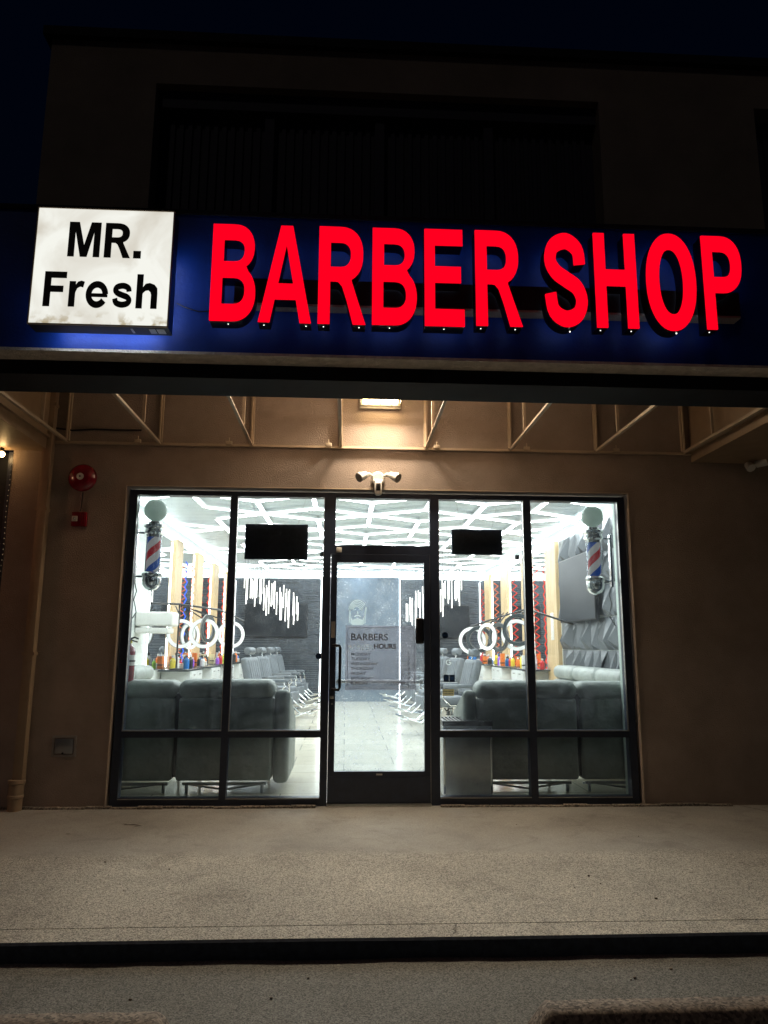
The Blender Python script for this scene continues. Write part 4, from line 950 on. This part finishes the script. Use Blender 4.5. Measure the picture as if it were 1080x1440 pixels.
# barber stations: cabinets, ring lights, bottles
def station(side, y0, y1, label):
    xw = IX0+.02 if side < 0 else IX1-.02; s = -side; xa, xb = sorted((xw, xw+s*.46))
    t = thing('barber_station', label, 'cabinet', ((xa+xb)/2, (y0+y1)/2, 0), 'white barber station cabinets')
    part('cabinet', 'cabinet', t, lambda b: (b.rbox(xa, xb, y0, y1, .56, .99, r=.004), b.box(xa, xb-.1 if s > 0 else xb, y0+.05, y1-.05, .0045, .5595)))
    part('countertop', 'counter', t, lambda b: b.rbox(xa-.01 if s < 0 else xa, xb+.01 if s > 0 else xb, y0-.25, y1+.12, .9905, 1.02, r=.004))
    xf = xb if s > 0 else xa; ym = (y0+y1)/2
    for (ya, yb) in ((y0+.02, ym-.01), (ym+.01, y1-.02)):
        for (za, zb) in ((.58, .77), (.79, .97)):
            fx = sorted((xf+s*.0005, xf+s*.014)); d = part('drawer', 'cabinet', t, lambda b: b.box(fx[0], fx[1], ya, yb, za, zb))
            hx = sorted((xf+s*.0142, xf+s*.028)); part('drawer_handle', 'black', d, lambda b: b.box(hx[0], hx[1], (ya+yb)/2-.05, (ya+yb)/2+.05, zb-.05, zb-.04))
    return xw+s*.23
YL = [5.35, 7.2, 9.05, 10.9]; YR = [6.2, 8.1, 10.05, 12.0]
bottle_kinds = ['p_red', 'p_blue', 'p_yellow', 'p_green', 'p_purple', 'p_white', 'p_black', 'p_orange']
kn = {'p_red': 'red', 'p_blue': 'blue', 'p_yellow': 'yellow', 'p_green': 'green', 'p_purple': 'purple', 'p_white': 'white', 'p_black': 'black', 'p_orange': 'orange'}
for side, ys in ((-1, YL), (1, YR)):
    sn = 'left' if side < 0 else 'right'
    for i, y in enumerate(ys):
        xc = station(side, y, y+.95, f"white drawer cabinet with black counter, {ordn[i]} station along the {sn} wall")
        r = random.Random(40+i+side*10)
        ks = bottle_kinds[:]; r.shuffle(ks)
        for j, kk in enumerate(ks[:7]):
            yy = y-.15+j*.17; xx = xc+r.uniform(-.12, .12); hh = r.uniform(.14, .24); rr = r.uniform(.03, .05)
            t = thing('bottle', f"{kn[kk]} bottle standing on the counter of the {ordn[i]} {sn} barber station", 'bottle', (xx, yy, 1.02), 'bottles and jars on the counters')
            part('body', kk, t, lambda b: b.lathe([(rr, .0005), (rr, hh*.7), (rr*.5, hh*.82), (rr*.4, hh*.9)], (xx, yy, 1.02), 'z', 12))
            part('cap', 'p_black' if j % 2 else 'p_white', t, lambda b: b.lathe([(rr*.45, hh*.9+.0005), (rr*.45, hh*1.08)], (xx, yy, 1.02), 'z', 10))
# more station clutter: towels, clippers, boxes
for side, ys in ((-1, YL), (1, YR)):
    sn = 'left' if side < 0 else 'right'
    for i, y in enumerate(ys):
        xw = (IX0+.02+.23) if side < 0 else (IX1-.02-.23); r = random.Random(70+i+side*5)
        tx = xw+r.uniform(-.08, .08); tyy = y+.62
        t = thing('towel_stack', f"folded white towel stack on the {ordn[i]} station counter along the {sn} wall", 'towels', (tx, tyy, 1.0205), 'towel stacks on the counters')
        for k in range(3): part('towel', 'white_plastic', t, lambda b: b.rbox(tx-.10+k*.006, tx+.10, tyy-.055, tyy+.055, 1.021+k*.026, 1.045+k*.026, r=.009))
        dx_ = xw+r.uniform(-.1, .1); dy_ = y+.82
        t = thing('spray_bottle', f"dark spray bottle at the far end of the {ordn[i]} {sn} station counter", 'spray bottle', (dx_, dy_, 1.0205), 'dark spray bottles')
        part('body', 'p_black', t, lambda b: b.lathe([(.038, 1.021), (.040, 1.14), (.016, 1.19), (.014, 1.21)], (dx_, dy_, 0), 'z', 14))
        part('trigger', 'p_white', t, lambda b: (b.rbox(dx_-.05, dx_+.02, dy_-.012, dy_+.012, 1.2105, 1.24, r=.004), b.rbox(dx_-.035, dx_-.022, dy_-.006, dy_+.006, 1.17, 1.2104, r=.002)))
        hx = IX0+.12 if side < 0 else IX1-.12; hy = y+1.15
        t = thing('hair_clipper', f"black clipper on a coiled cord hung beside the {ordn[i]} {sn} station", 'clipper', (hx, hy, 1.5), 'hanging clippers')
        part('body', 'p_black', t, lambda b: b.rbox(hx-.025, hx+.025, hy-.03, hy+.03, 1.42, 1.60, r=.012))
        part('cord', 'p_black', t, lambda b: b.tube([(hx+.018*math.cos(k*1.1), hy+.018*math.sin(k*1.1), 1.60+k*.009) for k in range(46)], .005, 5))
        bx = xw; by = y+.30
        t = thing('product_box', f"small upright carton among the bottles of the {ordn[i]} {sn} station", 'box', (bx, by, 1.0205), 'cartons on the counters')
        part('carton', r.choice(['p_white', 'p_orange', 'p_blue', 'decal_cream']), t, lambda b: b.box(bx-.18, bx-.10, by-.05, by+.05, 1.021, 1.021+r.uniform(.15, .26)))
        part('band', 'p_black', t, lambda b: b.box(bx-.182, bx-.098, by-.052, by+.052, 1.07, 1.09))
def ring(label, c, rad_, yaw, tilt, m='ring_led', arm=None):
    t = thing('ring_light', label, 'ring light', c, 'round ring lights on the stations')
    R = Matrix.Rotation(yaw, 4, 'Z') @ Matrix.Rotation(tilt, 4, 'X')
    def f(b, w, r0, y0, y1):
        n = 36; vs = []
        for k in range(n):
            a = 2*math.pi*k/n
            for (rr, yy) in ((r0-w, y0), (r0+w, y0), (r0+w, y1), (r0-w, y1)): vs.append(Vector(c)+R @ Vector((rr*math.cos(a), yy, rr*math.sin(a))))
        b.add(vs, [(4*k+j, 4*((k+1) % n)+j, 4*((k+1) % n)+(j+1) % 4, 4*k+(j+1) % 4) for k in range(n) for j in range(4)])
    part('diffuser', m, t, lambda b: f(b, .026, rad_, -.015, 0)); part('rim', 'grey_plastic', t, lambda b: f(b, .031, rad_, .0005, .02))
    if arm: part('arm', 'black', t, lambda b: b.tube([Vector(c)+Vector((0, .01, rad_)), Vector(arm)+Vector((0, 0, .0)), ], .010, 6))
ring('large white ring light facing the window in the left stations', (-2.22, 5.0, 1.585), .205, 0, 0, arm=(-2.6, 5.1, 2.02))
ring('dark-rimmed ring light seen nearly edge on beside the large left ring', (-2.16, 5.0, 1.66), .19, rad(72), 0, 'counter', arm=(-2.6, 5.1, 2.02))
ring('white ring light at left partly behind the nearest wood post', (-2.62, 5.2, 1.58), .20, rad(25), 0, arm=(-2.75, 5.3, 2.02))
ring('narrow turned ring light between the left posts', (-2.52, 5.4, 1.55), .19, rad(60), 0, arm=(-2.7, 5.5, 2.02))
ring('white ring light behind the left window mullion', (-1.95, 6.0, 1.58), .20, rad(15), 0, arm=(-2.6, 6.1, 2.0))
ring('leftmost white ring light of the right stations, facing the window', (2.12, 5.6, 1.50), .20, rad(-10), 0, arm=(2.6, 5.8, 1.85))
ring('dark round ring frame overlapping the leftmost right ring light', (2.22, 5.5, 1.52), .19, rad(-20), 0, 'counter', arm=(2.6, 5.8, 1.85))
ring('upright oval white ring light turned sideways at right', (2.28, 5.1, 1.56), .19, rad(-58), 0, arm=(2.6, 5.3, 1.95))
ring('dark narrow ring mirror between the right ring lights', (2.42, 4.9, 1.55), .20, rad(-60), 0, 'counter', arm=(2.6, 5.0, 1.95))
ring('largest white ring light at right beside the mullion', (2.68, 4.75, 1.585), .215, rad(-15), 0, arm=(2.9, 5.0, 2.0))
ring('large dark ring frame in front of the right ring light', (2.66, 4.55, 1.66), .22, rad(-25), 0, 'counter', arm=(2.9, 4.9, 2.0))
for sn, pts in (('left', [(-2.93, 4.5, 2.02), (-2.6, 4.9, 2.03), (-2.1, 5.6, 1.98), (-1.9, 7.2, 1.85)]), ('right', [(3.55, 4.6, 1.75), (2.9, 4.95, 2.0), (2.6, 5.6, 1.9), (2.2, 6.2, 1.75)])):
    loose('light_boom', 'black', f'black boom arm holding the ring lights of the {sn} stations', 'boom arm', lambda b: (b.tube(pts, .016, 8), b.cyl(pts[1], (pts[1][0], pts[1][1], 1.021), .014, 8), b.lathe([(.10, 0), (.10, .02), (.02, .03)], (pts[1][0], pts[1][1], 1.021), 'z', 16)), loc=pts[1])

# barber chairs
def chair_proto():
    t = thing('barber_chair', 'x', 'barber chair', (0, 0, 0), 'barber chairs in rows facing the aisle')
    P = lambda n, m, f, par=t, **k: part(n, m, par, f, local=True, **k)
    P('base', 'chrome', lambda b: b.lathe([(.34, .005), (.34, .025), (.30, .04), (.10, .06), (.07, .08)], (0, 0, 0), 'z', 32))
    P('column', 'chrome', lambda b: b.cyl((0, 0, .081), (0, 0, .42), .055, 18))
    P('seat', 'vinyl', lambda b: b.rbox(-.27, .29, -.27, .27, .44, .60, r=.05, seg=3))
    def bk(b):
        b.rbox(-.08, .06, -.25, .25, 0, .62, r=.045, seg=3)
        for k in range(5): b.rbox(.055, .075, -.20+k*.082, -.13+k*.082, .05, .56, r=.008, seg=1)
        b.xform(lambda v: Matrix.Rotation(rad(-14), 3, 'Y') @ v + Vector((-.27, 0, .585)))
    P('backrest', 'vinyl', bk)
    hr = P('headrest', 'vinyl', lambda b: b.lathe([(.001, -.135), (.05, -.13), (.068, -.11), (.068, .11), (.05, .13), (.001, .135)], (-.41, 0, 1.30), 'y', 20))
    P('headrest_post', 'chrome', lambda b: b.cyl((-.39, 0, 1.15), (-.41, 0, 1.25), .015, 8), hr)
    for s in (-1, 1):
        P('armrest', 'vinyl', lambda b: b.rbox(-.26, .22, s*.31-.04, s*.31+.04, .74, .80, r=.02, seg=2))
        P('arm_frame', 'chrome', lambda b: b.tube([(.20, s*.31, .739), (.24, s*.31, .60), (.10, s*.29, .47), (-.2, s*.29, .47)], .016, 8))
    def fr2(b):
        for s in (-1, 1): b.tube([(.24, s*.16, .45), (.42, s*.16, .30), (.55, s*.16, .20), (.86, s*.16, .30)], .016, 8)
        b.tube([(.86, -.19, .30), (.86, .19, .30)], .022, 8); b.tube([(.55, -.16, .20), (.55, .16, .20)], .014, 8)
    f = P('footrest', 'chrome', fr2); P('foot_plate', 'alu', lambda b: b.rbox(.56, .83, -.14, .14, .235, .25, r=.006), f)
    P('leg_pad', 'vinyl', lambda b: b.rbox(.29, .37, -.22, .22, .26, .50, r=.03, seg=2))
    P('pump_lever', 'chrome', lambda b: b.tube([(0, .06, .2), (.02, .3, .22), (.04, .38, .26)], .010, 6))
    return t
pc = chair_proto(); first = True
for sn, X, rz, ys in (('left', -1.32, 0, (6.6, 8.45, 10.3, 12.0)), ('right', 1.72, 180, (5.5, 7.3, 9.3, 11.2))):
    for i, y in enumerate(ys):
        c = pc if first else copy_tree(pc); first = False
        c.location = (X, y, .004); c.rotation_euler = (0, 0, rad(rz+(-14 if rz == 0 else 16)+((i*37) % 9-4)))
        c['label'] = f"{['nearest', 'second', 'third', 'farthest'][i]} grey barber chair with chrome base in the {sn} row"

# reclining sofas, backs to the window
def rsofa(label, segs_, y0, z1, armside, m='sofa', face='x'):
    t = thing('reclining_sofa', label, 'sofa', (sum(s_[0]+s_[1] for s_ in segs_)/2/len(segs_), y0+.45, 0))
    for (a, c) in segs_:
        part('seat_back', m, t, lambda b: (b.rbox(a+.008, c-.008, y0, y0+.20, .13, z1-.155, r=.03, seg=3),))
        def cush(b):
            n0 = len(b.v); b.rbox(a-.005, c+.005, y0-.02, y0+.30, z1-.17, z1, r=.075, seg=5)
            xm, hw = (a+c)/2, (c-a)/2
            b.xform(lambda v: Vector((v.x, v.y, v.z+(.035*(1-((v.x-xm)/hw)**2) if v.z > z1-.09 else 0)+.004*math.sin(v.x*23))), n0)
        part('head_cushion', m, t, cush)
        part('seam', m, t, lambda b: b.tube([(a+.03, y0-.012, z1-.085), ((a+c)/2, y0-.0225, z1-.078), (c-.03, y0-.012, z1-.085)], .0035, 5))
        part('seat', m, t, lambda b: b.rbox(a+.004, c-.004, y0+.21, y0+.95, .16, .46, r=.05, seg=3))
        part('recliner_frame', 'steel', t, lambda b: (b.box(a+.06, c-.06, y0+.10, y0+.13, .075, .10), b.tube([(a+.08, y0+.06, .10), ((a+c)/2, y0+.08, .04), (c-.08, y0+.06, .10)], .010, 6), b.box(a+.1, c-.15, y0+.3, y0+.33, .04, .06),
                                                  b.cyl((a+.1, y0+.12, .004), (a+.1, y0+.12, .08), .016, 8), b.cyl((c-.1, y0+.12, .004), (c-.1, y0+.12, .08), .016, 8), b.cyl((c-.1, y0+.8, .004), (c-.1, y0+.8, .16), .016, 8), b.cyl((a+.1, y0+.8, .004), (a+.1, y0+.8, .16), .016, 8)))
    xa_, xb_ = min(s_[0] for s_ in segs_), max(s_[1] for s_ in segs_)
    part('gap_filler', 'gap_black', t, lambda b: b.box(xa_+.03, xb_-.03, y0+.05, y0+.09, .16, z1-.12))  # added dark sheet that puts shade into the gaps between seats
    for (a, c) in armside:
        def arm(b):
            n0 = len(b.v); b.rbox(a, c, y0+.012, y0+.98, .10, z1-.08, r=.055, seg=4)
            b.xform(lambda v: Vector((v.x, v.y, v.z-.30*max(0, min(1, (v.y-y0-.22)/.25)) if v.z > .6 else v.z)), n0)
        part('armrest', m, t, arm)
    return t
rsofa('grey leather reclining sofa with its back to the left window panes', [(-2.74, -1.625), (-1.605, -.685)], .54, 1.055, [(-.684, -.53)])
rsofa('grey leather reclining sofa with its back to the right window panes', [(1.30, 2.30), (2.32, 3.30)], .54, 1.055, [(1.165, 1.299)])
def wsofa(label, x0, y0, y1, s, n):
    t = thing('reclining_sofa', label, 'sofa', (x0, (y0+y1)/2, 0))
    for k in range(n):
        a = y0+(y1-y0)*k/n; c = y0+(y1-y0)*(k+1)/n; xs = sorted((x0, x0+s*.32)); x2 = sorted((x0+s*.321, x0+s*.95))
        part('seat_back', 'sofa_light', t, lambda b: b.rbox(xs[0], xs[1], a+.006, c-.006, .12, .93, r=.05, seg=3))
        part('head_cushion', 'sofa_light', t, lambda b: b.rbox(xs[0], xs[1]+.02, a, c, .931, 1.13, r=.09, seg=5))
        part('seat', 'sofa_light', t, lambda b: b.rbox(x2[0], x2[1], a+.004, c-.004, .12, .46, r=.05, seg=3))
wsofa('pale grey sofa along the left wall behind the first sofa', -2.93, 1.75, 3.6, 1, 2)
wsofa('pale grey sofa along the right wall below the faceted panels', 3.50, 1.75, 4.6, -1, 3)

# steel bin with slatted black top
bn = thing('steel_cabinet', 'brushed steel cabinet with slatted black grille top just inside right of the door', 'steel cabinet', (1.16, .5, 0))
part('body', 'steel', bn, lambda b: b.rbox(.935, 1.405, .35, .80, .02, .655, r=.012, seg=3))
part('side_trim', 'chrome', bn, lambda b: (b.box(.938, .955, .343, .3495, .03, .64), b.box(1.385, 1.392, .343, .3495, .03, .64)))
part('top_frame', 'black', bn, lambda b: (b.box(.93, 1.41, .345, .365, .656, .70), b.box(.93, 1.41, .785, .805, .656, .70), b.box(.93, .95, .365, .785, .656, .70), b.box(1.39, 1.41, .365, .785, .656, .70)))
part('grille', 'black', bn, lambda b: [b.box(.952+k*.0365, .97+k*.0365, .366, .784, .68, .698) for k in range(12)])

# fire extinguisher
fe = thing('fire_extinguisher', 'red fire extinguisher with white label hanging at the left window edge', 'fire extinguisher', (-2.16, .62, 1.05))
ex, ey = -2.12, .60
part('tank', 'red_paint', fe, lambda b: b.lathe([(.02, 1.035), (.062, 1.045), (.065, 1.06), (.065, 1.33), (.055, 1.37), (.028, 1.395), (.02, 1.41)], (ex, ey, 0), 'z', 24))
part('label', 'white_plastic', fe, lambda b: (b.lathe([(.0655, 1.20), (.066, 1.2005), (.066, 1.30), (.0655, 1.3005)], (ex, ey, 0), 'z', 24),))
part('strap', 'black', fe, lambda b: b.lathe([(.067, 1.235), (.069, 1.236), (.069, 1.25), (.067, 1.251)], (ex, ey, 0), 'z', 24))
part('valve', 'p_yellow', fe, lambda b: (b.rbox(ex-.03, ex+.03, ey-.02, ey+.02, 1.41, 1.44, r=.006),))
part('handle', 'black', fe, lambda b: (b.tube([(ex-.02, ey, 1.44), (ex+.05, ey, 1.47), (ex+.09, ey, 1.455)], .009, 6), b.tube([(ex-.02, ey, 1.44), (ex+.03, ey, 1.44), (ex+.08, ey, 1.425)], .008, 6), b.tube([(ex-.04, ey, 1.43), (ex-.085, ey, 1.38), (ex-.075, ey, 1.1)], .009, 6)))

# barber poles
def bpole(label, x, s):
    y = .27; t = thing('barber_pole', label, 'barber pole', (x, y, 1.9), 'barber poles inside the window corners')
    part('globe', 'globe', t, lambda b: b.ball((x, y, 2.68), .108, 16))
    part('top_cap', 'chrome', t, lambda b: b.lathe([(.045, 2.572), (.06, 2.565), (.062, 2.55), (.098, 2.535), (.100, 2.515), (.085, 2.50), (.088, 2.48), (.095, 2.47), (.095, 2.455), (.078, 2.44), (.072, 2.415)], (x, y, 0), 'z', 32))
    part('striped_drum', 'stripes', t, lambda b: b.lathe([(.062, 2.085), (.062, 2.4145)], (x, y, 0), 'z', 32))
    part('glass_tube', 'glass', t, lambda b: b.lathe([(.072, 2.086), (.072, 2.414)], (x, y, 0), 'z', 32))
    part('bottom_cap', 'chrome', t, lambda b: b.lathe([(.072, 2.084), (.095, 2.065), (.095, 2.045), (.085, 2.03), (.088, 2.00), (.082, 1.96), (.06, 1.925), (.02, 1.905), (.001, 1.90)], (x, y, 0), 'z', 32))
    xb = x+s*.155
    part('bracket', 'chrome', t, lambda b: (b.rbox(min(xb, xb+s*.025), max(xb, xb+s*.025), y-.02, y+.03, 1.98, 2.50, r=.004), b.cyl((x+s*.09, y, 2.46), (xb, y, 2.46), .010, 8), b.cyl((x+s*.09, y, 2.04), (xb, y, 2.04), .010, 8)))
    part('power_cord', 'black', t, lambda b: b.tube([(xb, y, 1.98), (xb-s*.02, y, 1.9), (xb, y, 1.82), (xb-s*.03, y, 1.70), (xb+s*.03, y, 1.60)], .005, 6))
bpole('red white and blue barber pole with globe in the left window corner', -1.855, -1)
bpole('red white and blue barber pole with globe in the right window corner', 2.44, 1)
# left pale shelf / split unit
ac = thing('wall_shelf', 'pale rounded shelf unit on the left wall above the fire extinguisher', 'shelf', (-2.7, 3.9, 1.5))
part('top', 'white_plastic', ac, lambda b: b.rbox(-2.94, -2.42, 3.7, 4.1, 1.66, 1.86, r=.03, seg=3))
part('bottom', 'white_plastic', ac, lambda b: b.rbox(-2.94, -2.48, 3.72, 4.08, 1.56, 1.64, r=.02, seg=2))
sw = loose('wall_switch', 'white_plastic', 'white switch plate on the nearest right wood post', 'switch', lambda b: (b.rbox(IX1-.08, IX1-.0705, 5.65, 5.82, 1.52, 1.98, r=.004), b.rbox(IX1-.086, IX1-.0802, 5.70, 5.77, 1.80, 1.88, r=.002)), loc=(IX1-.08, 5.7, 1.7))
